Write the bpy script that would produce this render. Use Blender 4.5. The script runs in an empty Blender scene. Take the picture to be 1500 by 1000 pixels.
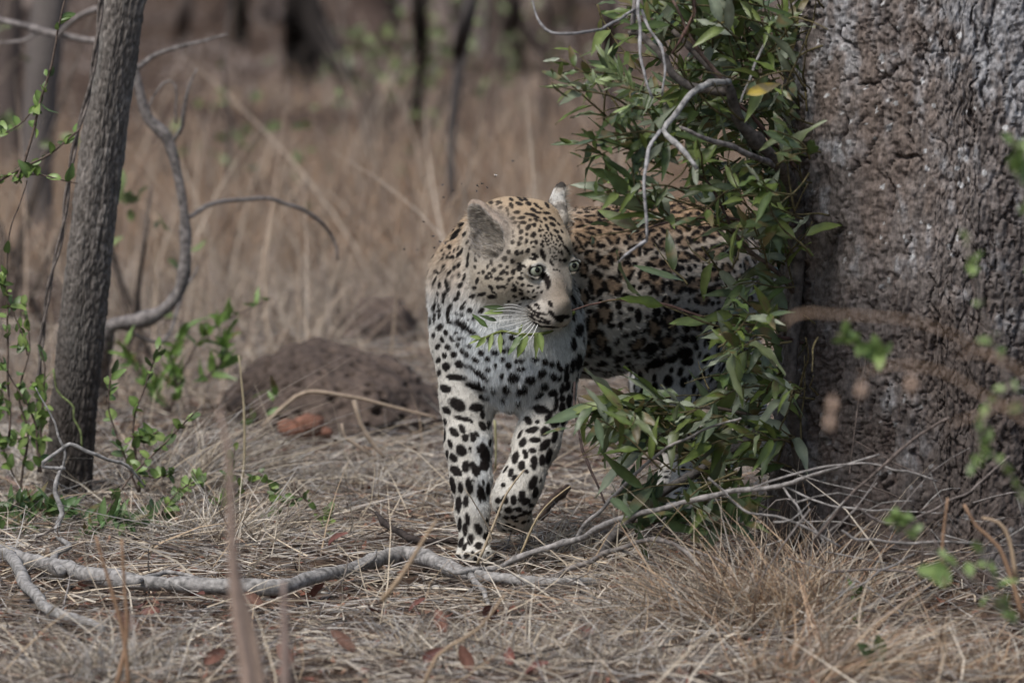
import bpy, math, random
import numpy as np
from mathutils import Vector, Matrix
from mathutils.bvhtree import BVHTree
PI = math.pi
R = math.radians
rng = np.random.default_rng(11)
random.seed(5)
C = bpy.context.scene.collection
S = bpy.context.scene

# ------------------------------------------------------------------ camera
PITCH = R(5.9)
CZ = 1.5
K = 0.00012                       # tangent per photograph pixel (200 mm lens on a 36 mm frame, 1500 px)
cam_d = bpy.data.cameras.new('camera')
cam = bpy.data.objects.new('camera', cam_d); C.objects.link(cam)
cam.location = (0, 0, CZ); cam.rotation_euler = (PI/2 - PITCH, 0, 0)
cam_d.lens = 200; cam_d.sensor_width = 36; cam_d.clip_end = 2000; cam_d.clip_start = .1
cam_d.dof.use_dof = True; cam_d.dof.focus_distance = 10.5; cam_d.dof.aperture_fstop = 4.2
cam_d.dof.aperture_blades = 0
S.camera = cam

# ------------------------------------------------------------------ light
SUN_EL, SUN_AZ = R(58), R(-140)   # azimuth clockwise from +Y: behind the camera, to its left
world = bpy.data.worlds.new('World'); S.world = world; world.use_nodes = True
nt = world.node_tree
sky = nt.nodes.new('ShaderNodeTexSky'); sky.sky_type = 'NISHITA'; sky.sun_disc = False
sky.sun_elevation = SUN_EL; sky.sun_rotation = SUN_AZ; sky.air_density = 1.2; sky.dust_density = 2.6; sky.ozone_density = 1.2
bg = nt.nodes['Background']; bg.inputs['Strength'].default_value = .064
nt.links.new(sky.outputs[0], bg.inputs[0])
sd = bpy.data.lights.new('sun', 'SUN'); sd.energy = 1.75; sd.angle = R(24); sd.color = (1, .965, .925)
so = bpy.data.objects.new('sun', sd); C.objects.link(so)
sv = Vector((math.sin(SUN_AZ)*math.cos(SUN_EL), math.cos(SUN_AZ)*math.cos(SUN_EL), math.sin(SUN_EL)))
so.rotation_euler = sv.to_track_quat('Z', 'Y').to_euler(); so.location = sv*30
S.view_settings.view_transform = 'Standard'; S.view_settings.look = 'None'
S.view_settings.gamma = 1; S.view_settings.use_curve_mapping = False
S.view_settings.exposure = .86
S.render.engine = 'CYCLES'
S.cycles.max_bounces = 6; S.cycles.diffuse_bounces = 3; S.cycles.transparent_max_bounces = 8
S.cycles.use_adaptive_sampling = True; S.cycles.adaptive_threshold = .02
S.cycles.use_denoising = True
try: S.cycles_curves.shape = 'RIBBONS'
except Exception: pass

# ------------------------------------------------------------------ pixel <-> place
def P(px, py, Y):
    u, v = (px-750)*K, -(py-500)*K
    dy = math.cos(PITCH) + v*math.sin(PITCH); dz = -math.sin(PITCH) + v*math.cos(PITCH)
    t = Y/dy
    return np.array([u*t, Y, CZ + dz*t])
def proj(V):
    V = np.asarray(V, float); y = V[..., 1]; z = V[..., 2]-CZ
    d = y*math.cos(PITCH) - z*math.sin(PITCH); up = y*math.sin(PITCH) + z*math.cos(PITCH)
    return 750 + V[..., 0]/d/K, 500 - up/d/K
def GP(px, py, z=0.):                 # the point of the ground seen at that pixel
    u, v = (px-750)*K, -(py-500)*K
    dy = math.cos(PITCH) + v*math.sin(PITCH); dz = -math.sin(PITCH) + v*math.cos(PITCH)
    t = (z-CZ)/dz
    return np.array([u*t, dy*t, z])
CX = np.array([1., 0, 0]); CU = np.array([0, math.sin(PITCH), math.cos(PITCH)]); CF = np.array([0, -math.cos(PITCH), math.sin(PITCH)])

# ------------------------------------------------------------------ numpy noise
def _h(ix, iy, iz, s=0):
    n = (ix.astype(np.int64)*73856093) ^ (iy.astype(np.int64)*19349663) ^ (iz.astype(np.int64)*83492791) ^ (s*2654435761 & 0x7fffffff)
    n = (n ^ (n >> 13))*1274126177 & 0x7fffffff
    n = (n ^ (n >> 15))*1103515245 & 0x7fffffff
    return ((n ^ (n >> 11)) & 0xffff)/65535.
def vnoise(p, s=0):
    p = np.asarray(p, float); i = np.floor(p).astype(np.int64); f = p-i; f = f*f*(3-2*f); r = 0
    for a in (0, 1):
        wa = f[:, 0] if a else 1-f[:, 0]
        for b in (0, 1):
            wb = f[:, 1] if b else 1-f[:, 1]
            for c in (0, 1):
                wc = f[:, 2] if c else 1-f[:, 2]
                r = r + wa*wb*wc*_h(i[:, 0]+a, i[:, 1]+b, i[:, 2]+c, s)
    return r
def fbm(p, oct=4, s=0, g=.5):
    r = 0; a = 1; t = 0; p = np.asarray(p, float)
    for k in range(oct):
        r = r + a*vnoise(p*2**k, s+k*7); t += a; a *= g
    return r/t
def worley(p, s=0, jit=.9):           # F1, F2 and the id of the nearest cell
    p = np.asarray(p, float); i = np.floor(p).astype(np.int64)
    f1 = np.full(len(p), 9.); f2 = np.full(len(p), 9.); idn = np.zeros(len(p))
    for a in (-1, 0, 1):
        for b in (-1, 0, 1):
            for c in (-1, 0, 1):
                q = i + np.array([a, b, c])
                h1, h2, h3 = (_h(q[:, 0], q[:, 1], q[:, 2], s+k) for k in (1, 2, 3))
                d = np.sqrt((q[:, 0]+.5+jit*(h1-.5)-p[:, 0])**2 + (q[:, 1]+.5+jit*(h2-.5)-p[:, 1])**2 + (q[:, 2]+.5+jit*(h3-.5)-p[:, 2])**2)
                m = d < f1
                f2 = np.where(m, f1, np.minimum(f2, d)); idn = np.where(m, h1*.7+h2*.3, idn); f1 = np.where(m, d, f1)
    return f1, f2, idn
def sst(a, b, x):
    t = np.clip((x-a)/(b-a), 0, 1); return t*t*(3-2*t)
def ground_z(x, y):
    x = np.atleast_1d(np.asarray(x, float)); y = np.atleast_1d(np.asarray(y, float))
    q = np.c_[x*1.3+7, y*1.3+3, x*0+.5]
    z = (fbm(q, 3, 3)-.5)*.05
    # a low rise heaped round the foot of the big tree
    d = np.hypot(x-.82, y-10.25); z = z + .05*np.exp(-(np.maximum(d-.3, 0)/.22)**2)
    z = z - .012
    return z
def gz(x, y): return float(ground_z(x, y)[0])

# ------------------------------------------------------------------ mesh helpers
def mk(name, V, F, mat=None, parent=None, col=None, smooth=True, link=True):
    """one mesh object from vertices and a list of face arrays (each n x 3 or n x 4)"""
    me = bpy.data.meshes.new(name)
    V = np.asarray(V, np.float32)
    if not isinstance(F, (list, tuple)): F = [F]
    F = [np.atleast_2d(np.asarray(f, np.int32)) for f in F if len(f)]
    me.vertices.add(len(V)); me.vertices.foreach_set('co', V.ravel())
    nl = sum(f.size for f in F); npoly = sum(len(f) for f in F)
    me.loops.add(nl); me.loops.foreach_set('vertex_index', np.concatenate([f.ravel() for f in F]))
    tot = np.concatenate([np.full(len(f), f.shape[1], np.int32) for f in F])
    st = np.r_[0, np.cumsum(tot)[:-1]].astype(np.int32)
    me.polygons.add(npoly); me.polygons.foreach_set('loop_start', st); me.polygons.foreach_set('loop_total', tot)
    if smooth: me.polygons.foreach_set('use_smooth', np.ones(npoly, bool))
    me.update(calc_edges=True)
    if col is not None:
        a = me.color_attributes.new('col', 'FLOAT_COLOR', 'POINT')
        c = np.ones((len(V), 4), np.float32); c[:, :3] = col; a.data.foreach_set('color', c.ravel())
    if mat: me.materials.append(mat)
    o = bpy.data.objects.new(name, me)
    if parent is not None: o.parent = parent
    if link: C.objects.link(o)
    return o
def tag(o, label=None, cat=None, group=None, kind=None):
    if label: o['label'] = label
    if cat: o['category'] = cat
    if group: o['group'] = group
    if kind: o['kind'] = kind
    return o
def empty(name, loc, label=None, cat=None, group=None):
    o = bpy.data.objects.new(name, None); C.objects.link(o); o.location = [float(v) for v in loc]
    return tag(o, label, cat, group)
def place(o, parent):                 # geometry written in world space under an Empty that sits at its base
    o.parent = parent; o.matrix_parent_inverse = Matrix.Translation(-Vector(parent.location))
    return o
class MB:
    def __init__(s): s.V = []; s.F = {3: [], 4: []}; s.n = 0; s.c = []
    def add(s, V, F, col=None):
        V = np.asarray(V, float); F = np.asarray(F, int)
        s.V.append(V); s.F[F.shape[1]].append(F + s.n); s.n += len(V)
        s.c.append(np.broadcast_to(np.asarray(col if col is not None else (1, 1, 1), float), (len(V), 3)))
    def build(s, name, mat, parent=None, world_parent=None, smooth=True):
        F = [np.concatenate(f) for f in s.F.values() if f]
        o = mk(name, np.concatenate(s.V), F, mat, parent, np.concatenate(s.c), smooth)
        if world_parent is not None: place(o, world_parent)
        return o
def catmull(pts, step):
    pts = np.asarray(pts, float)
    if len(pts) == 2: pts = np.array([pts[0], (pts[0]+pts[1])/2, pts[1]])
    q = np.vstack([2*pts[0]-pts[1], pts, 2*pts[-1]-pts[-2]]); out = []
    for i in range(1, len(q)-2):
        n = max(2, int(np.linalg.norm(q[i+1, :3]-q[i, :3])/step))
        for t in np.arange(n)/n:
            out.append(.5*((2*q[i]) + (q[i+1]-q[i-1])*t + (2*q[i-1]-5*q[i]+4*q[i+1]-q[i+2])*t*t + (3*q[i]-q[i-1]-3*q[i+1]+q[i+2])*t**3))
    out.append(pts[-1]); return np.array(out)
def tube(pts, rad, sides=7, step=.02, bump=.0, seed=0, caps=True, knots=0, wob=0.):
    """tapered tube along points (x,y,z); rad a number, (r0,r1) or one radius per point"""
    pts = np.asarray(pts, float); n = len(pts)
    rad = np.asarray(rad, float) if np.ndim(rad) else np.array([rad, rad], float)
    if len(rad) != n: rad = np.interp(np.linspace(0, 1, n), np.linspace(0, 1, len(rad)), rad)
    q = catmull(np.c_[pts, rad], step); p, r = q[:, :3], np.maximum(q[:, 3], 1e-4)
    if wob:
        s_ = np.r_[0, np.cumsum(np.linalg.norm(np.diff(p, axis=0), axis=1))]
        for ax in range(3):
            p[:, ax] += (vnoise(np.c_[s_/ (r.mean()*9+.01), s_*0+ax*5.3, s_*0+seed*1.7], seed+ax)-.5)*wob
    if knots:
        s_ = np.linspace(0, 1, len(p)); rk = np.random.default_rng(seed+99)
        for k in range(knots):
            c = rk.uniform(.05, .95); r = r*(1+.28*np.exp(-((s_-c)/(.012+.6*r.mean()/ (len(p)*step)))**2))
    T = np.gradient(p, axis=0); T /= np.linalg.norm(T, axis=1)[:, None]+1e-9
    up = np.array([0., 0, 1]) if abs(T[0, 2]) < .9 else np.array([1., 0, 0])
    N = np.zeros_like(T); v = np.cross(T[0], up); v /= np.linalg.norm(v); N[0] = v
    for i in range(1, len(T)):
        v = N[i-1]-T[i]*np.dot(N[i-1], T[i]); N[i] = v/(np.linalg.norm(v)+1e-9)
    B = np.cross(T, N); a = np.arange(sides)*2*PI/sides
    off = np.cos(a)[None, :, None]*N[:, None] + np.sin(a)[None, :, None]*B[:, None]
    rr = np.repeat(r[:, None], sides, 1)
    if bump:
        sl = np.r_[0, np.cumsum(np.linalg.norm(np.diff(p, axis=0), axis=1))]
        g = np.c_[np.repeat(sl[:, None], sides, 1).ravel()/(3*r.mean()+1e-4), np.tile(np.cos(a)*1.6, len(p)), np.tile(np.sin(a)*1.6, len(p))]
        rr = rr*(1+bump*(fbm(g+seed*3.1, 3, seed)-.5).reshape(len(p), sides)*2)
    V = (p[:, None] + off*rr[..., None]).reshape(-1, 3)
    i = np.arange(len(p)-1)[:, None]*sides; j = np.arange(sides)[None]; k = (j+1) % sides
    F = np.stack([i+j, i+k, i+sides+k, i+sides+j], -1).reshape(-1, 4)
    if caps:
        V = np.vstack([V, p[0], p[-1]]); m = len(V)
        ja, ka = np.arange(sides), (np.arange(sides)+1) % sides; e = (len(p)-1)*sides
        F3 = np.vstack([np.c_[ka, ja, ja*0+m-2], np.c_[e+ja, e+ka, ja*0+m-1]])
        return V, F, F3
    return V, F, np.zeros((0, 3), int)
def add_tube(mb, pts, rad, col=None, **kw):
    V, F, F3 = tube(pts, rad, **kw); n0 = mb.n; mb.add(V, F, col)
    if len(F3): mb.F[3].append(F3+n0)
def ribbons(root, d, L, w, bend, nseg=3, col=None, side=None):
    """many tapering blades: root n x 3, unit direction, length, width, bend vector added towards the tip"""
    n = len(root); t = np.linspace(0, 1, nseg+1)
    c = root[:, None] + d[:, None]*(t[None, :, None]*L[:, None, None]) + bend[:, None]*(t**2)[None, :, None]*L[:, None, None]
    if side is None:
        side = np.cross(d, rng.normal(size=(n, 3)))
    side = side/(np.linalg.norm(side, axis=1)[:, None]+1e-9)
    ww = w[:, None]*(1-.85*t**1.6)[None]*.5
    V = np.stack([c-side[:, None]*ww[..., None], c+side[:, None]*ww[..., None]], 2).reshape(-1, 3)
    i = np.arange(n)[:, None]*(nseg+1)*2 + np.arange(nseg)[None]*2
    F = np.stack([i, i+1, i+3, i+2], -1).reshape(-1, 4)
    return V, F, np.repeat(col, (nseg+1)*2, 0)

# ------------------------------------------------------------------ materials
def mat(name, rough=.8, spec=.3):
    m = bpy.data.materials.new(name); m.use_nodes = True
    b = m.node_tree.nodes['Principled BSDF']; b.inputs['Roughness'].default_value = rough
    b.inputs['Specular IOR Level'].default_value = spec
    return m, m.node_tree, b
def N(nt, typ, **kw):
    n = nt.nodes.new(typ)
    for k, v in kw.items():
        if k in n.inputs: n.inputs[k].default_value = v
        else: setattr(n, k, v)
    return n
def ramp(nt, src, stops):
    r = nt.nodes.new('ShaderNodeValToRGB'); e = r.color_ramp.elements
    e[0].position, e[0].color = stops[0][0], (*stops[0][1], 1); e[1].position, e[1].color = stops[1][0], (*stops[1][1], 1)
    for p, c in stops[2:]:
        x = e.new(p); x.color = (*c, 1)
    nt.links.new(src, r.inputs[0]); return r
def m_attr(name, rough=.8, spec=.25, nscale=60, namt=.5, bump=0., bscale=200, stretch=None, sss=0., transl=0.):
    """colour from the 'col' attribute, broken up by noise"""
    m, nt, b = mat(name, rough, spec)
    at = N(nt, 'ShaderNodeAttribute', attribute_name='col')
    tc = N(nt, 'ShaderNodeTexCoord'); mp = N(nt, 'ShaderNodeMapping')
    if stretch: mp.inputs['Scale'].default_value = stretch
    nt.links.new(tc.outputs['Object'], mp.inputs[0])
    no = N(nt, 'ShaderNodeTexNoise', Scale=nscale, Detail=5.); nt.links.new(mp.outputs[0], no.inputs[0])
    mr = N(nt, 'ShaderNodeMapRange'); mr.inputs[1].default_value = .3; mr.inputs[2].default_value = .7
    mr.inputs[3].default_value = 1-namt; mr.inputs[4].default_value = 1+namt*.6
    nt.links.new(no.outputs[0], mr.inputs[0])
    mx = N(nt, 'ShaderNodeVectorMath', operation='SCALE')
    nt.links.new(at.outputs['Color'], mx.inputs[0]); nt.links.new(mr.outputs[0], mx.inputs['Scale'])
    nt.links.new(mx.outputs[0], b.inputs['Base Color'])
    if bump:
        n2 = N(nt, 'ShaderNodeTexNoise', Scale=bscale, Detail=4.); nt.links.new(mp.outputs[0], n2.inputs[0])
        bp = N(nt, 'ShaderNodeBump', Strength=bump, Distance=.002); nt.links.new(n2.outputs[0], bp.inputs['Height'])
        nt.links.new(bp.outputs[0], b.inputs['Normal'])
    if transl:
        tr = N(nt, 'ShaderNodeBsdfTranslucent'); ms = N(nt, 'ShaderNodeMixShader'); ms.inputs[0].default_value = transl
        out = nt.nodes['Material Output']
        nt.links.new(mx.outputs[0], tr.inputs[0]); nt.links.new(b.outputs[0], ms.inputs[1]); nt.links.new(tr.outputs[0], ms.inputs[2])
        nt.links.new(ms.outputs[0], out.inputs[0])
    return m
M_straw = m_attr('dry_straw', .7, .3, 90, .25, transl=.12)
M_bark = m_attr('bark', .9, .15, 120, .45, .5, 260)
M_twig = m_attr('twig_bark', .85, .2, 85, .65, .8, 260)
M_leaf = m_attr('green_leaf', .42, .5, 60, .25, .25, 140, transl=.22)
M_dead = m_attr('dead_leaf', .75, .25, 90, .4, .3, 160, transl=.1)
M_earth = m_attr('mound_earth', .95, .1, 70, .4, .8, 160)
# ------------------------------------------------------------------ ground
def m_ground():
    m, nt, b = mat('ground_litter', .95, .1)
    tc = N(nt, 'ShaderNodeTexCoord')
    n1 = N(nt, 'ShaderNodeTexNoise', Scale=1.3, Detail=6.); n2 = N(nt, 'ShaderNodeTexNoise', Scale=40., Detail=8.); n2.inputs['Distortion'].default_value = 1.5
    for n in (n1, n2): nt.links.new(tc.outputs['Object'], n.inputs[0])
    r1 = ramp(nt, n1.outputs[0], [(.35, (.055, .036, .028)), (.65, (.105, .075, .058))])
    r2 = ramp(nt, n2.outputs[0], [(.35, (.35, .33, .32)), (.62, (1.35, 1.3, 1.2))])
    mx = N(nt, 'ShaderNodeMixRGB', blend_type='MULTIPLY'); mx.inputs[0].default_value = 1
    nt.links.new(r1.outputs[0], mx.inputs[1]); nt.links.new(r2.outputs[0], mx.inputs[2]); nt.links.new(mx.outputs[0], b.inputs['Base Color'])
    bp = N(nt, 'ShaderNodeBump', Strength=.8, Distance=.01); nt.links.new(n2.outputs[0], bp.inputs['Height']); nt.links.new(bp.outputs[0], b.inputs['Normal'])
    return m
gx = np.unique(np.r_[np.linspace(-400, -6, 24), np.arange(-6, -1.6, .2), np.arange(-1.6, 1.8, .025), np.arange(1.8, 6, .2), np.linspace(6, 400, 24)])
gy = np.unique(np.r_[np.linspace(-60, 7, 20), np.arange(7, 14, .03), np.arange(14, 36, .3), np.linspace(36, 900, 40)])
GX, GY = np.meshgrid(gx, gy); gV = np.c_[GX.ravel(), GY.ravel(), ground_z(GX.ravel(), GY.ravel())]
i = np.arange(len(gy)-1)[:, None]*len(gx)+np.arange(len(gx)-1)[None]
gF = np.stack([i, i+1, i+len(gx)+1, i+len(gx)], -1).reshape(-1, 4)
tag(mk('ground', gV, gF, m_ground()), kind='structure')

STRAW = np.array([(.54, .44, .31), (.46, .38, .29), (.40, .355, .31), (.68, .60, .48), (.20, .155, .12), (.44, .41, .375), (.34, .23, .15), (.13, .10, .085), (.50, .46, .41)])
def pick(n, pal, var=.18):
    c = np.asarray(pal)[rng.integers(0, len(pal), n)]; return c*rng.uniform(1-var, 1+var, n)[:, None]
STRAW = STRAW*.90+STRAW.mean(1, keepdims=True)*.13
def dens(x, y): return fbm(np.c_[x*2.2, y*2.2, x*0+2.], 3, 21)
BARE = [(-.46, -.20, 12.6, 14.75), (-1.6, -1.22, 13.6, 16.1), (-.68, -.10, 12.2, 12.9)]
# flat litter of broken straw
n = 82000
y = 8.0+rng.random(n)**1.15*7.0; x = (rng.random(n)*2-1)*(.095*y+1.1)
keep = dens(x, y) > rng.random(n)*.75-.05; x, y = x[keep], y[keep]; n = len(x)
a = rng.random(n)*2*PI; el = rng.normal(0, .13, n)+.06
d = np.c_[np.cos(a)*np.cos(el), np.sin(a)*np.cos(el), np.sin(el)]
L = rng.uniform(.025, .15, n)*np.where(rng.random(n) < .12, 1.8, 1); w = rng.uniform(.0010, .0036, n)
z0 = ground_z(x, y)+rng.random(n)**1.5*.030+.002
bend = rng.normal(size=(n, 3))*.18*np.array([1, 1, .4])
V, F, c = ribbons(np.c_[x, y, z0], d, L, w, bend, 3, pick(n, STRAW))
V[:, 2] = np.maximum(V[:, 2], ground_z(V[:, 0], V[:, 1])+.001)
tag(mk('straw_litter', V, F, M_straw, None, c), kind='stuff')
# small brown leaf litter
n = 21000
y = 8.1+rng.random(n)**1.2*6.6; x = (rng.random(n)*2-1)*(.095*y+1.1)
a = rng.random(n)*2*PI; d = np.c_[np.cos(a), np.sin(a), rng.normal(0, .25, n)]
pal = [(.20, .10, .065), (.26, .15, .10), (.17, .12, .09), (.30, .22, .16), (.22, .09, .06)]
V, F, c = ribbons(np.c_[x, y, ground_z(x, y)+rng.random(n)*.014+.002], d, rng.uniform(.008, .028, n), rng.uniform(.006, .016, n), rng.normal(size=(n, 3))*.25, 2, pick(n, pal), side=np.c_[-np.sin(a), np.cos(a), rng.normal(0, .35, n)])
tag(mk('leaf_litter', V, F, M_dead, None, c), kind='stuff')
# standing short dry grass in the middle distance and tall grass behind
def standing(name, n, y0, y1, hmin, hmax, wid, pal, lean=.35, pw=1., mask=None, nseg=3, margin=1.5, bendy=.3):
    y = y0+rng.random(n)**pw*(y1-y0); x = (rng.random(n)*2-1)*(.09*y+margin)
    if mask is not None:
        k = mask(x, y); x, y = x[k], y[k]; n = len(x)
    else:
        k = fbm(np.c_[x*1.1, y*1.1, x*0+9.], 3, 31) > .36+rng.random(n)*.22; x, y = x[k], y[k]; n = len(x)
    for xa_, xb_, ya_, yb_ in BARE:                    # bare earth round the mounds
        k = ~((x > xa_) & (x < xb_) & (y > ya_) & (y < yb_)) | (rng.random(n) < .12); x, y = x[k], y[k]; n = len(x)
    d = np.c_[rng.normal(0, lean, n), rng.normal(0, lean, n), np.ones(n)]; d /= np.linalg.norm(d, axis=1)[:, None]
    L = rng.uniform(hmin, hmax, n); b = np.c_[rng.normal(0, bendy, n), rng.normal(0, bendy, n), -np.abs(rng.normal(0, bendy*.7, n))]
    V, F, c = ribbons(np.c_[x, y, ground_z(x, y)-.01], d, L, np.full(n, wid)*rng.uniform(.6, 1.4, n), b, nseg, pick(n, pal))
    tag(mk(name, V, F, M_straw, None, c), kind='stuff')
ORG = [(.40, .25, .15), (.34, .22, .14), (.44, .31, .20), (.30, .19, .13), (.37, .28, .21), (.24, .17, .13)]
ORG2 = [(.28, .20, .15), (.26, .195, .16), (.20, .155, .135), (.36, .28, .23), (.16, .12, .105)]
GRY = [(.42, .34, .27), (.46, .37, .28), (.36, .30, .26), (.50, .42, .33), (.34, .25, .18)]
standing('messy_straw', 26000, 8.2, 12.6, .035, .16, .0028, np.vstack([STRAW, STRAW[[0, 3, 8]]*1.12]), 1.0, mask=lambda x, y: (dens(x+5, y) > .42+rng.random(len(x))*.2) & ~((np.abs(x+.02) < .28) & (np.abs(y-10.65) < .30)), bendy=.5)
standing('long_straw', 1700, 8.6, 12.6, .12, .30, .0034, [(.58, .49, .37), (.50, .42, .32), (.64, .56, .45), (.44, .33, .22)], 1.3, mask=lambda x, y: ~((np.abs(x+.02) < .26) & (np.abs(y-10.6) < .35)), bendy=.35)
standing('stubble', 9000, 9.2, 12.4, .02, .10, .0024, STRAW, .5, mask=lambda x, y: (dens(x, y) > .40+rng.random(len(x))*.25) & ~((np.abs(x+.02) < .30) & (np.abs(y-10.75) < .45)))
standing('short_dry_grass', 42000, 12.9, 17.5, .06, .25, .0032, GRY, .5, 1.1)
standing('tall_dry_grass', 52000, 16.2, 20.6, .10, .32, .0044, ORG+GRY[:2], .32)
standing('mid_dry_grass', 26000, 20, 26, .06, .16, .006, ORG+ORG2+GRY, .35)
standing('far_dry_grass', 26000, 25.5, 44, .04, .12, .010, [(.42, .35, .31), (.36, .29, .25), (.46, .39, .35), (.30, .24, .21)], .35, margin=3.5)
standing('tall_seed_stalks', 1300, 13.6, 19, .25, .80, .0055, [(.56, .44, .33), (.44, .34, .26), (.62, .52, .42), (.20, .15, .12)], .22, mask=lambda x, y: rng.random(len(x)) < .6, nseg=6, bendy=.2)

# ------------------------------------------------------------------ trunks
def bark_trunk(name, base, axis_pts, rad, nth, nz, front=None, fine=None, style='plates', seed=1, parent=None, zpow=1.):
    """a trunk as a dense displaced skin: axis_pts list of (x,y,z), rad one radius per point"""
    ax = np.asarray(axis_pts, float); hh = np.linspace(0, 1, nz)**zpow if np.isscalar(zpow) else np.asarray(zpow)
    zz_ = ax[0, 2]+hh*(ax[-1, 2]-ax[0, 2])
    cx, cy, rr = (np.interp(zz_, ax[:, 2], v) for v in (ax[:, 0], ax[:, 1], np.asarray(rad)))
    for _ in range(3):
        ker = np.ones(max(3, nz//24)|1); ker /= ker.sum(); pad = len(ker)//2
        cx, cy, rr = (np.convolve(np.pad(v, pad, mode='reflect', reflect_type='odd'), ker, 'valid') for v in (cx, cy, rr))
    th = np.linspace(0, 2*PI, nth, endpoint=False)
    if front is not None:                              # more columns on the side that shows
        u = np.linspace(0, 1, nth, endpoint=False); th = front-PI+2*PI*(u+.20*np.sin(2*PI*u)/(1)) 
    T, Zg = np.meshgrid(th, zz_); Rg = np.repeat(rr[:, None], nth, 1)
    cT, sT = np.cos(T), np.sin(T)
    r0 = np.mean(rad); q = np.stack([cT*r0, sT*r0, Zg], -1).reshape(-1, 3)
    return T, Zg, Rg, cT, sT, q, cx, cy, nth, nz
def finish_trunk(name, g, disp, col, material, parent=None, label=None):
    T, Zg, Rg, cT, sT, q, cx, cy, nth, nz = g
    r = Rg+disp.reshape(Rg.shape)
    V = np.stack([cx[:, None]+cT*r, cy[:, None]+sT*r, Zg], -1).reshape(-1, 3)
    i = np.arange(nz-1)[:, None]*nth; j = np.arange(nth)[None]; k = (j+1) % nth
    F = np.stack([i+j, i+k, i+nth+k, i+nth+j], -1).reshape(-1, 4)
    o = mk(name, V, F, material, None, col)
    if parent is not None: place(o, parent)
    return o
M_bigbark = m_attr('rough_grey_bark', .9, .2, 170, .5, .9, 320, stretch=(1, 1, .5))
M_finebark = m_attr('fissured_bark', .9, .2, 220, .45, .7, 400, stretch=(1, 1, .3))
# the big tree on the right
BX, BY = P(1436, 500, 10.36)[0], 10.36
big = empty('large_tree', (BX, BY, 0), 'massive grey rough-barked tree trunk rising beside the leafy bush, blackened near its foot', 'tree')
zs = [-.12, 0, .12, .3, .6, .95, 1.3, 3.6]
lx = [1128, 1132, 1137, 1141, 1146, 1153, 1168, 1178]; rd = [.405, .385, .368, .355, .342, .325, .31, .28]
axp = []
for z_, l_, r_ in zip(zs, lx, rd):
    u = (l_-750)*K; xl = u*10.45
    axp.append((xl+r_, BY, z_))
g = bark_trunk('trunk', None, axp, rd, 620, 580, front=-PI/2-.15, seed=1, zpow=np.r_[np.linspace(0, 1.40/3.72, 540, endpoint=False), np.linspace(1.40/3.72, 1, 40)])
q = g[5]
wrp = (np.stack([fbm(q*9+5, 3, 1), fbm(q*9+15, 3, 2), fbm(q*5+25, 3, 3)], 1)-.5)
qq = q+wrp*np.array([.055, .055, .10])
wr2 = (np.stack([fbm(q*30+5, 3, 51), fbm(q*30+15, 3, 52), fbm(q*16+25, 3, 53)], 1)-.5)
f1, f2, idc = worley((q+wrp*np.array([.03, .03, .05])+wr2*np.array([.012, .012, .05]))*np.array([62, 62, 17]), 4, 1.)
g1, g2, idd = worley((q+wr2*np.array([.02, .02, .03]))*np.array([105, 105, 48])+3, 9, 1.)
h1, h2, ide = worley((q+wrp*np.array([.07, .07, .14])+wr2*np.array([.04, .04, .06]))*np.array([17, 17, 5.2]), 19, 1.)
zone = sst(.44, .60, fbm(q*np.array([5, 5, 2.6])+9, 3, 15))       # strongly fissured areas between smoother ones
crack = (1-sst(.0, .12, f2-f1))*(.12+.88*zone); crack2 = 1-sst(0, .25, g2-g1)
wide = .6*(1-sst(.0, .050, h2-h1))*sst(.42, .58, fbm(q*np.array([9, 9, 5.])+4, 3, 17))
big_n = fbm(q*np.array([4, 4, 2.]), 4, 12); rough = fbm(q*np.array([150, 150, 70.]), 4, 14, .6)
butt = fbm(np.c_[q[:, :2]*6, q[:, 2]*.8], 2, 16)-.5
ridge = np.abs(fbm(q*np.array([52, 52, 9.])+wr2*.8, 4, 18)-.5)
disp = (big_n-.5)*.028+butt*.045-crack*.0065-crack2*.0012-wide*.011+(idc-.5)*.0045*(.4+zone)+(idd-.5)*.0016+(rough-.5)*.015+np.minimum(ridge, .10)*.035*(.3+.9*zone)
Tg, Zz, Rr, cTg, sTg, _, cxg, cyg, nthg, nzg = g
wx = (cxg[:, None]+cTg*Rr).ravel(); wy = (cyg[:, None]+sTg*Rr).ravel(); bkx, bky = proj(np.c_[wx, wy, q[:, 2]]); vis_ = (sTg.ravel() < .1)
fr_ = np.random.default_rng(77)
FIS = [[(1246, 135), (1238, 165), (1240, 190), (1228, 218)], [(1263, 150), (1256, 195), (1252, 240)], [(1286, 150), (1288, 185), (1279, 212), (1270, 240)], [(1300, 250), (1306, 290), (1299, 322)], [(1262, 124), (1285, 120), (1300, 104), (1318, 95)], [(1338, 40), (1352, 66), (1362, 68), (1358, 98), (1356, 130)], [(1310, 225), (1322, 232), (1342, 228), (1352, 238)], [(1222, 540), (1228, 600), (1220, 660)], [(1195, 560), (1190, 610), (1200, 680)], [(1290, 560), (1300, 620), (1292, 700)], [(1232, 330), (1226, 372), (1236, 400)], [(1372, 440), (1374, 470), (1352, 478)], [(1350, 600), (1344, 660), (1356, 720)], [(1430, 90), (1424, 150), (1430, 210)], [(1455, 300), (1460, 360), (1450, 420)], [(1170, 420), (1166, 520), (1158, 620)]]
for _ in range(64):
    a_, b_ = fr_.uniform(1150, 1520), fr_.uniform(-40, 860); l_ = fr_.uniform(20, 75); dx_ = fr_.normal(0, 5, 3)
    FIS.append([(a_, b_), (a_+dx_[0], b_+l_*.4), (a_+dx_[1], b_+l_*.7), (a_+dx_[2], b_+l_)])
fis = np.zeros(len(q)); jx = bkx+(wr2[:, 0]*30+wrp[:, 1]*14); jy = bky
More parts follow.
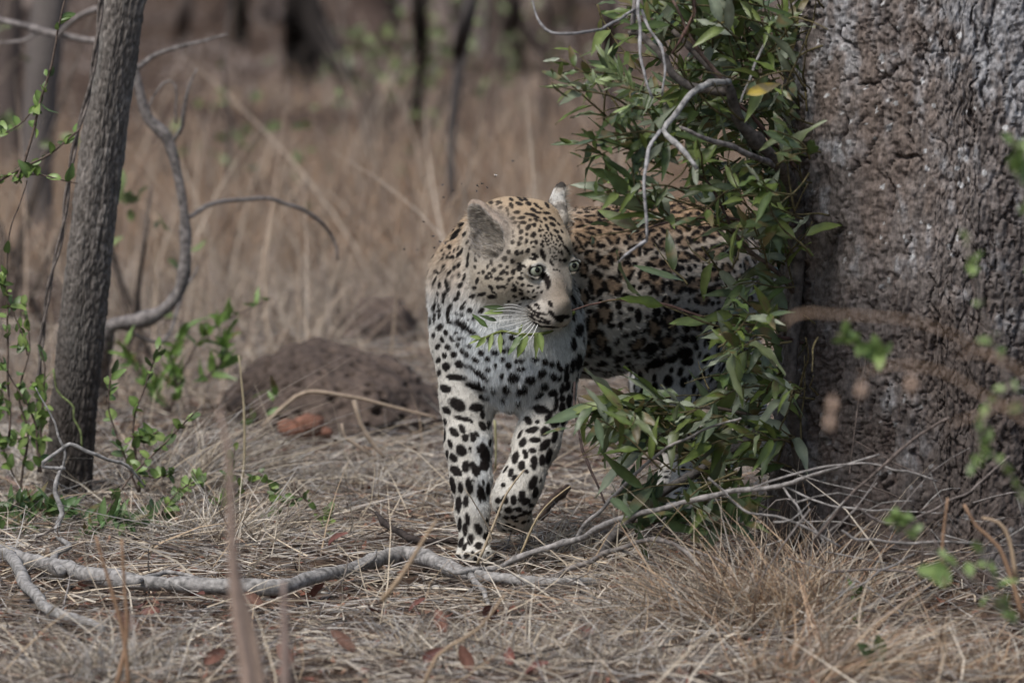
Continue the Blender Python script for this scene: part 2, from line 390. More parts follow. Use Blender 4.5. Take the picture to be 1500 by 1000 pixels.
for f_ in FIS:
    cf = catmull(np.array([(*p_, 0) for p_ in f_], float), 3.)[:, :2]; m_ = vis_ & (jx > cf[:, 0].min()-8) & (jx < cf[:, 0].max()+8) & (jy > cf[:, 1].min()-4) & (jy < cf[:, 1].max()+4)
    ii = np.nonzero(m_)[0]
    if not len(ii): continue
    dd_ = np.hypot(jx[ii, None]-cf[None, :, 0], jy[ii, None]-cf[None, :, 1]); j_ = dd_.argmin(1); t_ = j_/max(len(cf)-1, 1)
    w_ = (2.6+1.6*fr_.random())*np.sin(PI*np.clip(t_, .04, .96))**.5; fis[ii] = np.maximum(fis[ii], 1-sst(.35, 1., dd_[np.arange(len(ii)), j_]/w_))
disp -= fis*.010
fl_ = 1-sst(-.05, .28, q[:, 2])
disp += fl_*(fbm(np.c_[q[:, :2]*5, q[:, 2]*2], 3, 19)-.4)*.10
grey = np.array([.185, .160, .148]); pale = np.array([.36, .362, .375]); brown = np.array([.19, .145, .12]); black = np.array([.045, .038, .036])
t1 = fbm(q*np.array([7, 7, 4.])+3, 4, 22); t2 = fbm(q*np.array([34, 34, 20.]), 4, 23, .6)
c = grey[None]*(.62+.5*idd[:, None]+.36*ide[:, None])*(.55+.9*t2[:, None])
lich = sst(.50, .62, t1*.45+t2*.55+.06*(q[:, 0] > -.02))[:, None]; c = c*(1-lich*.75)+pale*lich*.75
br = sst(.46, .62, fbm(q*np.array([11, 11, 5.])+30, 4, 25, .6))[:, None]; c = c*(1-br*.6)+brown*br*.6
w1, _, wi = worley((q+wr2*.02)*np.array([70, 70, 55.])+7, 31, 1.)
spk = ((w1 < .30) & (wi > .72) & (t1 > .42))[:, None]; c = np.where(spk, np.array([.52, .52, .52])*(.7+.5*t2[:, None]), c)
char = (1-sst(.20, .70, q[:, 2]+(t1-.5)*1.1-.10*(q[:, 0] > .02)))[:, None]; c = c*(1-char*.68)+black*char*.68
crack_shade = np.clip(crack+wide+fis, 0, 1)[:, None]*.6; c = c*(1-crack_shade)+np.array([.07, .05, .045])*crack_shade  # shade inside cracks and fissures, painted into the bark colour
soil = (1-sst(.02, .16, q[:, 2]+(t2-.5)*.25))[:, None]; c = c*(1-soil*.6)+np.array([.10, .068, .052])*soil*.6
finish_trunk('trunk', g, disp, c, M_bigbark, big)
# a dark loose strip of bark standing off its left side
m = MB(); add_tube(m, [P(1168, 470, 10.40), P(1172, 380, 10.38), P(1172, 300, 10.37), P(1176, 200, 10.37), P(1183, 60, 10.37)], (.004, .009, .010, .009, .004), (.07, .06, .055), sides=7, bump=.5, seed=3)
m.build('loose_bark', M_bark, world_parent=big)
# limbs far above the frame
m = MB(); top_ = np.array([axp[-1][0], BY, 3.4])
for k, (dx, dy, dz) in enumerate([(-.9, .6, 2.), (1.2, .4, 1.9), (.1, -.6, 2.4)]):
    add_tube(m, [top_-np.array([0, 0, .3]), top_+np.array([dx*.35, dy*.35, dz*.5]), top_+np.array([dx, dy, dz])], (.22, .15, .07), (.2, .18, .17), sides=12, step=.1, bump=.2, seed=k)
m.build('limb', M_bark, world_parent=big)

# the slim leaning tree on the left
lt = empty('leaning_tree', (*P(95, 725, 11.45)[:2], 0), 'slim leaning tree with finely fissured grey-brown bark, darker at its foot', 'tree')
ptsL = [(95, 760, 78), (97, 725, 76), (100, 700, 73), (107, 620, 70), (118, 500, 70), (130, 380, 69), (144, 260, 68), (162, 130, 67), (182, 0, 66)]
axl = [P(a, b, 11.45) for a, b, _ in ptsL]; rl = [w_*K*11.45/2*.98 for *_, w_ in ptsL]
axl = axl+[np.array([.0, 0, 0])]; dtop = axl[-2]-axl[-3]; dtop /= dtop[2]
axl[-1] = axl[-2]+dtop*2.2; rl.append(.036)
axl[0][2] = -.05
g = bark_trunk('trunk', None, axl, rl, 160, 680, front=-PI/2, zpow=1.5)
q = g[5]
wv = (fbm(q*np.array([20, 20, 8.]), 3, 41)-.5)[:, None]
qq = q+wv*np.array([.010, .010, .02])
f1, f2, idc = worley((qq+(fbm(q*np.array([60, 60, 20.]), 3, 48)-.5)[:, None]*.008)*np.array([215, 215, 38]), 42, 1.); g1, g2, idd = worley(qq*np.array([260, 260, 90]), 44)
crack = 1-sst(0, .25, f2-f1)
disp = (fbm(q*np.array([14, 14, 4.]), 3, 45)-.5)*.008-crack*.0038+(idc-.5)*.0015-(1-sst(0, .2, g2-g1))*.0007+(fbm(q*np.array([170, 170, 16.]), 3, 49)-.5)*.008
c = np.array([.195, .175, .158])*(.5+1.0*idc[:, None])
l_ = sst(.5, .7, fbm(q*np.array([25, 25, 9.]), 3, 46))[:, None]; c = c*(1-l_*.5)+np.array([.27, .255, .235])*l_*.5
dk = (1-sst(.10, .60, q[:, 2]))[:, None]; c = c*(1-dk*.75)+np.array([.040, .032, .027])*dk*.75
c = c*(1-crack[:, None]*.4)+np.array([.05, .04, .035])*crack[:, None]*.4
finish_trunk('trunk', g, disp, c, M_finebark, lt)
# its green creeper tendril
m = MB(); add_tube(m, [P(x_, y_, 11.36) for x_, y_ in ((78, 540), (84, 572), (98, 586), (108, 596), (108, 612), (118, 632), (120, 655))], .0022, (.22, .27, .11), sides=5, step=.01)
tag(m.build('creeper_tendril', M_twig), 'thin green creeper tendril winding across the dark foot of the leaning tree', 'vine')

# trunks in the woodland behind
def far_tree(name, label, pts, Y, col, seed, group='blurred trees in the woodland behind', limbs=()):
    base = P(pts[0][0], pts[0][1], Y); t = empty(name, (base[0], Y, 0), label, 'tree', group)
    m = MB(); pp = [P(a, b, Y) for a, b, _ in pts]; rr = [w_*K*Y/2 for *_, w_ in pts]
    pp[0][2] = -.05
    d_ = pp[-1]-pp[-2]; d_ = d_/max(np.linalg.norm(d_), 1e-6); d_[2] = max(d_[2], .5)
    pp.append(pp[-1]+d_*1.8); rr.append(rr[-1]*.85)
    add_tube(m, pp, rr, col, sides=12, step=.08, bump=.22, seed=seed, wob=.03)
    m.build('trunk', M_bark, world_parent=t)
    for k, (lp, lw) in enumerate(limbs):
        m = MB(); add_tube(m, [P(a, b, Y+dy) for a, b, dy in lp], (lw*K*Y/2, lw*K*Y*.3), col, sides=8, step=.06, bump=.2, seed=seed+k+5)
        m.build('limb', M_bark, world_parent=t)
    return t
DK, MD, LG = (.050, .038, .032), (.13, .10, .085), (.23, .20, .185)
far_tree('woodland_tree', 'thick near-black trunk at the top of the photo with a dark fallen limb against it', [(448, 108, 56), (440, 60, 50), (436, 0, 50)], 26.0, (.022, .018, .016), 1, limbs=[([(448, 0, 0), (466, 45, -.1), (490, 88, -.3), (512, 122, -.6)], 46)])
far_tree('woodland_tree', 'short dark upright trunk just left of the thick near-black one', [(354, 74, 26), (353, 30, 24), (352, 0, 24)], 30, (.03, .025, .02), 2)
far_tree('woodland_tree', 'broad dim brown trunk between the near-black trunk and the thin dark one', [(545, 80, 80), (548, 40, 74), (550, 0, 70)], 29, (.085, .06, .05), 3)
far_tree('woodland_tree', 'thin dark trunk hung with green leaves, third from the near-black one', [(616, 262, 20), (613, 150, 19), (618, 70, 22), (616, 0, 22)], 20.5, (.035, .028, .022), 4)
far_tree('woodland_tree', 'thin pale grey stem leaning right, just left of the leopard', [(652, 330, 11), (658, 240, 12), (664, 150, 14), (676, 60, 18), (688, 0, 22)], 17.2, (.10, .088, .084), 5)
far_tree('woodland_tree', 'dark trunk with a slumped branch above the leopard\'s head', [(750, 100, 44), (748, 50, 40), (745, 0, 40)], 27.0, (.04, .03, .025), 6, limbs=[([(752, 20, 0), (772, 50, 0), (798, 76, -.2)], 30)])
far_tree('woodland_tree', 'wide pale grey trunk behind the leafy twigs left of the leaning tree', [(60, 385, 48), (58, 250, 46), (64, 120, 50), (68, 0, 54)], 16.8, (.155, .135, .125), 7)
far_tree('woodland_tree', 'faint grey trunk showing between the leopard\'s ear and the bush', [(893, 300, 22), (896, 180, 22), (890, 60, 24), (888, 0, 26)], 22, (.13, .10, .09), 8)
far_tree('woodland_tree', 'pale thin sapling trunk between the thin dark trunk and the grey stem', [(700, 180, 20), (702, 80, 20), (706, 0, 22)], 29, (.19, .155, .14), 9)
far_tree('woodland_tree', 'grey-brown trunk at the top edge right of the leaning tree', [(268, 120, 24), (270, 50, 22), (276, 0, 22)], 29, (.14, .11, .095), 10)
far_tree('woodland_tree', 'dim brown trunk at the far left edge of the photo', [(18, 300, 40), (12, 140, 36), (14, 0, 36)], 19.5, (.12, .095, .085), 11)
far_tree('woodland_tree', 'pale bleached trunk at the top edge above the curved grey branch', [(395, 95, 26), (390, 40, 24), (388, 0, 24)], 32, (.22, .18, .16), 12)
far_tree('woodland_tree', 'dark brown trunk at the top edge left of the leafy bush', [(815, 100, 36), (820, 40, 34), (824, 0, 32)], 31, (.10, .075, .06), 13)
far_tree('woodland_tree', 'brown trunk seen through the middle of the leafy bush', [(1010, 260, 36), (1012, 120, 34), (1016, 0, 34)], 24, (.12, .09, .08), 14)
far_tree('woodland_tree', 'dim trunk just right of the near-black trunk with its pale side showing', [(500, 90, 26), (496, 40, 24), (494, 0, 24)], 36, (.20, .16, .14), 15)
far_tree('woodland_sapling', 'bare slender sapling right of the S-curved branch', [(330, 300, 6), (336, 180, 6), (328, 80, 5), (334, 0, 5)], 18.2, (.11, .09, .08), 21, 'slender saplings behind')
far_tree('woodland_sapling', 'bare slender sapling midway between the S-curved branch and the thin dark trunk', [(508, 230, 7), (500, 140, 7), (506, 60, 6), (498, 0, 6)], 20.5, (.14, .11, .095), 22, 'slender saplings behind')
far_tree('woodland_sapling', 'bare slender reddish sapling above the leopard\'s near ear', [(716, 270, 6), (722, 180, 6), (716, 90, 5), (726, 0, 5)], 19.6, (.16, .11, .09), 23, 'slender saplings behind')
far_tree('woodland_sapling', 'dark leaning sapling nearest the bush at the top', [(806, 220, 8), (798, 120, 8), (806, 40, 7), (800, -10, 7)], 21.5, (.09, .07, .06), 24, 'slender saplings behind')
# brushwood masses between and behind those trunks
def brush(name, n, y0, y1, h0, h1, wid, pal, margin, material, lean=.5, leafy=0):
    k = n//14; by = y0+rng.random(k)*(y1-y0); bx = (rng.random(k)*2-1)*(.09*by+margin)
    rt = np.repeat(np.c_[bx, by, by*0], 14, 0)+rng.normal(0, .12, (k*14, 3))*[1, 1, 0]; n = len(rt)
    d = np.c_[rng.normal(0, lean, n), rng.normal(0, lean, n), np.ones(n)]; d /= np.linalg.norm(d, axis=1)[:, None]
    V, F, c = ribbons(rt, d, rng.uniform(h0, h1, n), np.full(n, wid)*rng.uniform(.5, 1.6, n), rng.normal(0, .25, (n, 3)), 5, pick(n, pal))
    tag(mk(name, V, F, material, None, c), kind='stuff')
brush('dry_brushwood', 2600, 30, 48, 1.2, 3.2, .035, [(.24, .19, .165), (.34, .28, .25), (.16, .125, .11), (.40, .33, .29)], 3, M_bark)
brush('far_brushwood', 2600, 48, 80, 2, 5, .09, [(.20, .16, .14), (.27, .21, .18), (.15, .12, .10)], 6, M_bark)
n = 7000; y = rng.uniform(44, 90, n); x = (rng.random(n)*2-1)*(.09*y+5); z = rng.random(n)*4.5*(y/60)
k_ = fbm(np.c_[x*.5, y*.12, z*.5], 3, 71) > .5; x, y, z = x[k_], y[k_], z[k_]; n = len(x)
V, F, c = ribbons(np.c_[x, y, z], (lambda v: v/np.linalg.norm(v, axis=1)[:, None])(rng.normal(size=(n, 3))), rng.uniform(.10, .3, n), rng.uniform(.08, .2, n), rng.normal(0, .2, (n, 3)), 2, pick(n, [(.09, .12, .05), (.13, .15, .07), (.22, .17, .12), (.17, .13, .10)]))
tag(mk('far_foliage', V, F, M_leaf, None, c), kind='stuff')

# ------------------------------------------------------------------ leaves
def leaf_geo(L, W, curl=.2, fold=.3, wave=.1, n=7, shape='lance', twist=0.):
    t = np.linspace(0, 1, n+1)
    if shape == 'lance': ww = W/2*np.sin(PI*t**.80)**.85*(1-.25*t)*1.12
    else: ww = W/2*np.sin(PI*np.clip(t*.93+.05, 0, 1))**.55
    ww = np.maximum(ww, W*.015)
    yc = t*L*(1-.12*abs(curl)); zc = -curl*L*t**2
    wv = wave*W*np.sin(t*PI*4.6)
    tw = twist*t
    r_ = []
    for s_, off in ((-1, wv), (0, 0*wv), (1, -wv)):
        xx = s_*ww*math.cos(fold); z_ = abs(s_)*ww*math.sin(fold)+off*abs(s_)
        r_.append(np.c_[xx*np.cos(tw)-z_*np.sin(tw), yc, zc+xx*np.sin(tw)+z_*np.cos(tw)])
    V = np.stack(r_, 1).reshape(-1, 3); F = []
    for i in range(n):
        for j in range(2):
            a = i*3+j; F.append((a, a+1, a+4, a+3))
    return V, np.array(F)
def leaf_mats(pos, d, nrm, scale):
    """frames with +Y along d and +Z near nrm"""
    d = d/np.linalg.norm(d, axis=1)[:, None]; x = np.cross(d, nrm); x /= np.linalg.norm(x, axis=1)[:, None]+1e-9
    z = np.cross(x, d); return np.stack([x, d, z], -1)*scale[:, None, None]
def leaf_set(shape, LW, cols, nvar=8, seed=0):
    r = random.Random(seed); out = []
    for k in range(nvar):
        L_, W_ = LW[0]*r.uniform(.8, 1.2), LW[1]*r.uniform(.8, 1.2)
        V, F = leaf_geo(L_, W_, r.uniform(-.1, .45), r.uniform(.1, .5), r.uniform(.0, .14) if shape == 'lance' else .03, 8 if shape == 'lance' else 5, shape, r.uniform(-.6, .6))
        c = np.array(cols[k % len(cols)])*r.uniform(.85, 1.15); mid = np.tile(c, (len(V), 1)); mid[1::3] = mid[1::3]*1.35+.01
        mid *= (.85+.3*vnoise(V*120+k*7, k))[:, None]
        if shape == 'lance' and k % 3 == 0 and L_ > .04:   # browned tips and blotches
            bl = sst(.60, .72, vnoise(V*70+k*11, k+3)+.25*(V[:, 1]/L_ > .86))[:, None]; mid = mid*(1-bl)+np.array([.15, .12, .05])*bl
        out.append((V, F, mid))
    return out
def leaves(var, pos, d, nrm, sc, parent, nobj=300, name='leaf', material=None, stuffname='foliage', pri=None):
    material = material or M_leaf
    n = len(pos); A = leaf_mats(pos, d, nrm, sc); vi = rng.integers(0, len(var), n)
    order = np.argsort(-pri if pri is not None else -sc); meshes = {}
    loc = Vector(parent.location)
    for i in order[:nobj]:
        k = vi[i]
        if k not in meshes:
            o = mk(name, var[k][0], var[k][1], material, None, var[k][2], link=False); meshes[k] = o.data; bpy.data.objects.remove(o)
        o = bpy.data.objects.new(name, meshes[k]); C.objects.link(o); o.parent = parent
        M = Matrix([[*A[i][r_], pos[i][r_]-loc[r_]] for r_ in range(3)]+[[0, 0, 0, 1]]); o.matrix_basis = M
    rest = order[nobj:]
    if len(rest):
        mb = MB()
        for i in rest: V, F, c = var[vi[i]]; mb.add(V @ A[i].T+pos[i], F, c)
        o = mb.build(stuffname, material, world_parent=parent); o['kind'] = 'stuff'
def along(pts, n, step=.01):
    q = catmull(pts, step); i = rng.integers(0, len(q)-1, n) if np.isscalar(n) else (np.asarray(n)*(len(q)-1)).astype(int)
    t = q[np.minimum(i+1, len(q)-1)]-q[i]; return q[i], t/(np.linalg.norm(t, axis=1)[:, None]+1e-9)
def unit(v): v = np.asarray(v, float); return v/(np.linalg.norm(v, axis=-1)[..., None]+1e-9)

GRN = [(.085, .120, .026), (.060, .092, .026), (.115, .155, .034), (.075, .105, .045), (.14, .18, .05), (.09, .125, .065), (.055, .08, .030), (.12, .145, .065)]
# ------------------------------------------------------------------ the leafy bush between leopard and tree
bush = empty('leafy_bush', (P(1160, 600, 10.15)[0], 10.15, 0), 'dense green bush of long wavy leaves hiding the leopard\'s hindquarters, beside the massive trunk', 'bush')
BR_ = [  # main wood: photograph points with a depth each, thickness in photograph pixels, colour
 ([(1172, 300, 10.22), (1150, 255, 10.12), (1128, 228, 10.05), (1095, 195, 10.0), (1078, 172, 9.98), (1066, 125, 9.96), (1040, 100, 9.98), (1003, 62, 10.0), (985, 45, 10.0)], (22, 20, 18, 17, 18, 14, 11, 9, 7), (.11, .095, .085)),
 ([(1070, 135, 9.97), (1040, 133, 9.96), (1008, 126, 9.95), (985, 108, 9.96), (975, 85, 9.97), (955, 65, 9.98), (935, 48, 10.), (922, 50, 10.0)], (13, 13, 12, 12, 11, 10, 9, 8), (.12, .105, .095)),
 ([(930, 48, 9.98), (928, 20, 9.98), (932, -40, 10.)], (9, 7, 6), (.2, .18, .17)),
 ([(1068, 118, 9.95), (1040, 124, 9.9), (1010, 142, 9.85), (985, 170, 9.82), (970, 190, 9.80), (990, 212, 9.78), (1005, 230, 9.76), (1020, 248, 9.75)], (10, 10, 9, 8, 8, 8, 7, 6), (.33, .32, .31)),
 ([(970, 190, 9.80), (953, 215, 9.78), (946, 245, 9.77), (945, 280, 9.76), (947, 330, 9.76), (948, 352, 9.76)], (6, 5, 5, 4.5, 4, 4), (.36, .35, .35)),
 ([(948, 352, 9.76), (930, 362, 9.75), (918, 372, 9.74), (905, 385, 9.75)], (5, 4, 3.5, 2), (.36, .35, .35)),
 ([(1140, 245, 10.1), (1110, 232, 10.0), (1075, 215, 9.95), (1045, 208, 9.92), (1020, 195, 9.9), (995, 184, 9.9)], (10, 9, 8, 8, 6, 4), (.22, .20, .19)),
 ([(935, -10, 9.9), (936, 30, 9.88), (936, 80, 9.86), (945, 115, 9.85), (955, 145, 9.85)], (5, 5, 4, 4, 3), (.34, .33, .33)),
 ([(940, 15, 9.9), (955, 50, 9.88), (972, 75, 9.86), (973, 110, 9.85), (970, 140, 9.85)], (5, 4, 4, 3, 3), (.34, .33, .33)),
 ([(932, 10, 10.0), (905, 30, 9.9), (870, 45, 9.8), (832, 50, 9.75), (800, 42, 9.75), (782, 18, 9.78), (780, -10, 9.8)], (5, 4, 4, 4, 4, 3, 3), (.27, .26, .26)),
 ([(1020, -20, 10.), (1015, 20, 9.95), (1000, 55, 9.92), (985, 78, 9.92)], (6, 5, 4, 3), (.12, .07, .06)),
 ([(1062, 120, 9.96), (1040, 95, 9.96), (1020, 70, 9.95), (1003, 35, 9.95), (985, 0, 9.95)], (8, 6, 5, 4, 4), (.13, .09, .075)),
 ([(1165, 245, 10.15), (1130, 205, 10.05), (1090, 160, 9.98), (1080, 150, 9.97)], (7, 6, 5, 4), (.10, .06, .05)),
 ([(1120, 60, 10.0), (1105, 100, 9.95), (1085, 150, 9.92)], (4, 4, 3), (.28, .27, .26)),
 ([(1180, 505, 10.2), (1140, 492, 10.12), (1090, 480, 10.10), (1020, 462, 10.2), (960, 443, 10.25), (900, 440, 10.32), (870, 446, 10.34), (838, 455, 10.36)], (5, 5, 4.5, 4, 4, 3.5, 3, 3), (.10, .06, .05)),
 ([(1170, 330, 10.2), (1120, 330, 10.1), (1050, 318, 10.1), (980, 325, 10.1), (930, 345, 10.1)], (6, 5, 4, 3, 2), (.10, .07, .06)),
 ([(1165, 430, 10.2), (1130, 390, 10.1), (1080, 350, 10.05), (1040, 270, 10.0), (1020, 255, 9.97)], (9, 7, 5, 4, 3), (.11, .08, .065)),
 ([(1175, 660, 10.2), (1100, 610, 10.1), (1000, 592, 10.1), (920, 590, 10.1), (850, 598, 10.1)], (7, 6, 5, 4, 2), (.10, .08, .065)),
 ([(1172, 700, 10.2), (1160, 560, 10.15), (1168, 430, 10.2), (1172, 300, 10.22)], (20, 18, 20, 22), (.10, .085, .075)),
 ([(1165, 800, 10.2), (1172, 700, 10.2)], (24, 20), (.09, .075, .065)),
]
for k, (pp, ww, cc_) in enumerate(BR_):
    m = MB(); add_tube(m, [P(*p_) for p_ in pp], [w_*K*10/2 for w_ in ww], cc_, sides=9, step=.012, bump=.28, seed=k, knots=4 if len(pp) > 3 else 0, wob=.006)
    m.build('branch', M_twig, world_parent=bush)
import itertools
def poly_in(px, py, poly):
    poly = np.array(poly, float); x1, y1 = poly[:, 0], poly[:, 1]; x2, y2 = np.roll(x1, -1), np.roll(y1, -1)
    r_ = np.zeros(len(px), bool)
    for a, b, c_, d_ in zip(x1, y1, x2, y2):
        cnd = ((b > py) != (d_ > py)) & (px < (c_-a)*(py-b)/(d_-b+1e-12)+a); r_ ^= cnd
    return r_
POLY = [(905, -30), (930, 60), (870, 85), (822, 118), (850, 165), (860, 220), (905, 250), (888, 300), (930, 330), (970, 390), (1010, 440), (1000, 520), (930, 570), (835, 600), (850, 650), (920, 640), (960, 700), (1040, 760), (1140, 720), (1180, 600), (1185, -30)]
twm = MB(); LP, LD, LNn, LS, LPR = [], [], [], [], []
def twig(p0, d0, length, nleaf, size, droop=.3, seed=0):
    n_ = 6; p = [np.array(p0)]; d = unit(d0)
    for i in range(n_):
        d = unit(d+rng.normal(0, .13, 3)+np.array([0, 0, -droop/n_])); p.append(p[-1]+d*length/n_)
    add_tube(twm, p, (.0022, .0016, .0008), (.12, .10, .05), sides=5, step=.03)
    ts = np.linspace(.12, 1., nleaf); q, t = along(p, ts, .01)
    for i in range(nleaf):
        ph = i*2.4+seed; up = unit(np.cross(t[i], [0.1, .2, 1])); vv = np.cross(up, t[i])
        out = up*math.cos(ph)+vv*math.sin(ph)
        ld = unit(out*(.75 if i < nleaf-1 else .2)+t[i]*.65+np.array([-.12, 0, .02])+rng.normal(0, .15, 3))
        LP.append(q[i]); LD.append(ld); LNn.append(unit(np.array([0, -.35, .8])+rng.normal(0, .45, 3))); LS.append(size*1.22*rng.uniform(.6, 1.2)*(.75 if i > nleaf-3 else 1))
cand = 0
while cand < 325:
    px_, py_ = rng.uniform(820, 1185), rng.uniform(-30, 780)
    if not poly_in(np.array([px_]), np.array([py_]), POLY)[0]: continue
    dens_ = 1. if py_ < 330 else .62 if py_ < 640 else .5
    if 320 < py_ < 560 and px_ < 1060: dens_ *= .10
    if py_ < 330 and px_ < 960: dens_ *= .55
    if rng.random() > dens_: continue
    Y_ = rng.uniform(9.82, 10.55) if py_ < 560 else rng.uniform(9.9, 10.7)
    org = P(1170, np.clip(py_+60, 150, 700), 10.2); p0 = P(px_, py_, Y_)
    if p0[2] < .06: continue
    d0 = unit(unit(p0-org)*1.0+rng.normal(0, .45, 3)*np.array([1, .8, 1]))
    # back the twig up so that it ends near the chosen point
    ln = rng.uniform(.10, .20); twig(p0-d0*ln*.75, d0, ln, rng.integers(6, 10), rng.uniform(.75, 1.1), .12, rng.uniform(0, 6)); cand += 1
# outlying sprays one can pick out
for a_, b_, Y_, ex, ey, nl, sz in [(960, 140, 9.95, 815, 118, 13, .72), (950, 120, 9.95, 858, 82, 11, .7), (945, 160, 9.93, 862, 165, 8, .8), (960, 215, 9.95, 852, 208, 9, .75), (950, 200, 9.95, 880, 240, 8, 1.), (1000, 330, 10.05, 892, 292, 8, 1.), (980, 320, 10.0, 880, 375, 6, 1.2), (1060, 480, 10.1, 880, 445, 10, 1.05), (1000, 592, 10.08, 835, 590, 15, 1.15), (1010, 598, 10.10, 838, 622, 14, 1.15), (990, 596, 10.03, 870, 604, 12, 1.2), (1020, 600, 10.05, 840, 650, 13, 1.15), (1060, 610, 10.06, 930, 628, 12, 1.2), (1080, 620, 10.1, 960, 660, 12, 1.2), (1160, 560, 10.1, 1060, 600, 11, 1.1), (1160, 500, 10.1, 1070, 540, 11, 1.1), (1165, 420, 10.1, 1075, 440, 11, 1.1), (1165, 640, 10.1, 1060, 690, 11, 1.1), (1080, 640, 10.05, 905, 690, 9, 1.1), (1090, 700, 10.0, 900, 752, 9, 1.15), (1080, 690, 9.95, 930, 790, 8, 1.1), (940, 300, 9.9, 900, 250, 7, .9)]:
    s0, s1 = P(a_, b_, Y_), P(ex, ey, Y_-.03)
    n0 = len(LP); twig(s0, s1-s0+np.array([0, 0, .03]), np.linalg.norm(s1-s0)*1.02, nl, sz, .25, rng.uniform(0, 6))
twm.build('twig', M_twig, world_parent=bush)['kind'] = 'stuff'
LP, LD, LNn, LS = map(np.array, (LP, LD, LNn, LS))
pxl, pyl = proj(LP+LD*.03*LS[:, None]); keepl = np.ones(len(LP), bool)
gap_ = fbm(np.c_[pxl/38, pyl/38, pxl*0], 2, 91)
keepl &= gap_ > np.where(pyl < 330, .31, .38)
edge_ = np.interp(pyl, [0, 300, 500, 800], [1174, 1156, 1148, 1136]); keepl &= (pxl < edge_-4) | (rng.random(len(LP)) < .10)
fl_w = (pyl > 325) & (pyl < 575) & (pxl < 1048); keepl &= ~fl_w | (rng.random(len(LP)) < .22)
for pp_, ww_, _ in BR_[:12]:
    cc2 = catmull(pp_, 6.); 
    for i in range(len(LP)):
        dd_ = np.hypot(cc2[:, 0]-pxl[i], cc2[:, 1]-pyl[i]); j = dd_.argmin()
        if dd_[j] < 19 and LP[i][1] < cc2[j, 2]+.04: keepl[i] &= rng.random() < .05
LP, LD, LNn, LS = LP[keepl], LD[keepl], LNn[keepl], LS[keepl]
var = leaf_set('lance', (.066, .0185), GRN+[(.17, .195, .13), (.21, .235, .17)], 14, 3)
leaves(var, LP, LD, LNn, LS, bush, 300, pri=LS-(LP[:, 1]-10)*1.5)
# pale young leaves on the outermost tip, and one yellow leaf
pt, pd = [], []
for a_, b_, ex, ey in ((905, 125, 815, 128), (912, 110, 862, 70), (925, 130, 880, 95), (950, 150, 905, 120), (930, 150, 915, 175)):
    q, t = along([P(a_, b_, 9.88), P((a_+ex)/2, (b_+ey)/2-4, 9.87), P(ex, ey, 9.88)], 15); pt.append(q); pd.append(unit(t+rng.normal(0, .6, q.shape)+np.array([0, 0, .35])))
pt, pd = np.vstack(pt), np.vstack(pd)
leaves(leaf_set('lance', (.034, .0085), [(.30, .36, .18), (.38, .44, .26), (.24, .31, .13)], 5, 9), pt, pd, unit(rng.normal(0, 1, pt.shape)+[0, -.5, .5]), rng.uniform(.7, 1.25, len(pt)), bush, 0, stuffname='young_leaves')
yv = leaf_set('lance', (.070, .024), [(.30, .22, .02)], 1, 4)
leaves(yv, np.array([P(1094, 138, 9.80)]), np.array([unit([1., 0, .35])]), np.array([[0, -1., .4]]), np.array([1.]), bush, 1)
o = [c for c in bush.children if c.name.startswith('leaf')][-1]; o['label'] = 'yellowing leaf'

# ------------------------------------------------------------------ leopard
# shape: rounded cones and ellipsoids blended into one signed distance field, meshed with surface nets
RH = None
def _rot(y, p, r):
    M0 = np.array([[1, 0, 0], [0, 0, 1], [0, 1, 0.]])
    cy, sy = math.cos(y), math.sin(y); Ry = np.array([[cy, 0, sy], [0, 1, 0], [-sy, 0, cy]])
    cp, sp = math.cos(p), math.sin(p); Rx = np.array([[1, 0, 0], [0, cp, -sp], [0, sp, cp]])
    cr, sr = math.cos(r), math.sin(r); Rz = np.array([[cr, -sr, 0], [sr, cr, 0], [0, 0, 1]])
    return Rz @ Ry @ Rx @ M0
CAMF = np.stack([CX, CU, CF], 1)                       # camera-frame vector -> world
HR = CAMF @ _rot(R(40), R(35), R(12)); HS = 1.076
HO = P(758, 382, 10.53)
def H(x, y, z): return HO + HS*(HR @ np.array([x, y, z]))
def HV(x, y, z): return HR @ np.array([x, y, z], float)
prims = []                                             # (kind, data, k, region, flow)
def cap(a, b, ra, rb, k, reg, flow=None, sub=False):
    a, b = np.asarray(a, float), np.asarray(b, float)
    f = (b-a) if flow is None else np.asarray(flow, float)
    prims.append(('cap', (a, b, ra, rb), k, reg, f/(np.linalg.norm(f)+1e-9), sub))
def ell(c, r, k, reg, flow, rot=None, sub=False):
    f = np.asarray(flow, float)
    prims.append(('ell', (np.asarray(c, float), np.asarray(r, float), np.eye(3) if rot is None else rot), k, reg, f/np.linalg.norm(f), sub))
def pdist(pr, X, Y, Z):
    if pr[0] == 'cap':
        a, b, ra, rb = pr[1]; ab = b-a; L = ab @ ab + 1e-12
        t = np.clip(((X-a[0])*ab[0]+(Y-a[1])*ab[1]+(Z-a[2])*ab[2])/L, 0, 1)
        d = np.sqrt((X-a[0]-t*ab[0])**2+(Y-a[1]-t*ab[1])**2+(Z-a[2]-t*ab[2])**2)
        return d-(ra+(rb-ra)*t)
    c, r, Q = pr[1]
    x, y, z = X-c[0], Y-c[1], Z-c[2]
    u = Q[0, 0]*x+Q[1, 0]*y+Q[2, 0]*z; v = Q[0, 1]*x+Q[1, 1]*y+Q[2, 1]*z; w = Q[0, 2]*x+Q[1, 2]*y+Q[2, 2]*z
    k0 = np.sqrt((u/r[0])**2+(v/r[1])**2+(w/r[2])**2)+1e-9
    k1 = np.sqrt((u/r[0]**2)**2+(v/r[1]**2)**2+(w/r[2]**2)**2)+1e-9
    return k0*(k0-1)/k1
q_ = lambda r, Y: r*K*Y*1.005                          # photo pixels -> metres at that distance
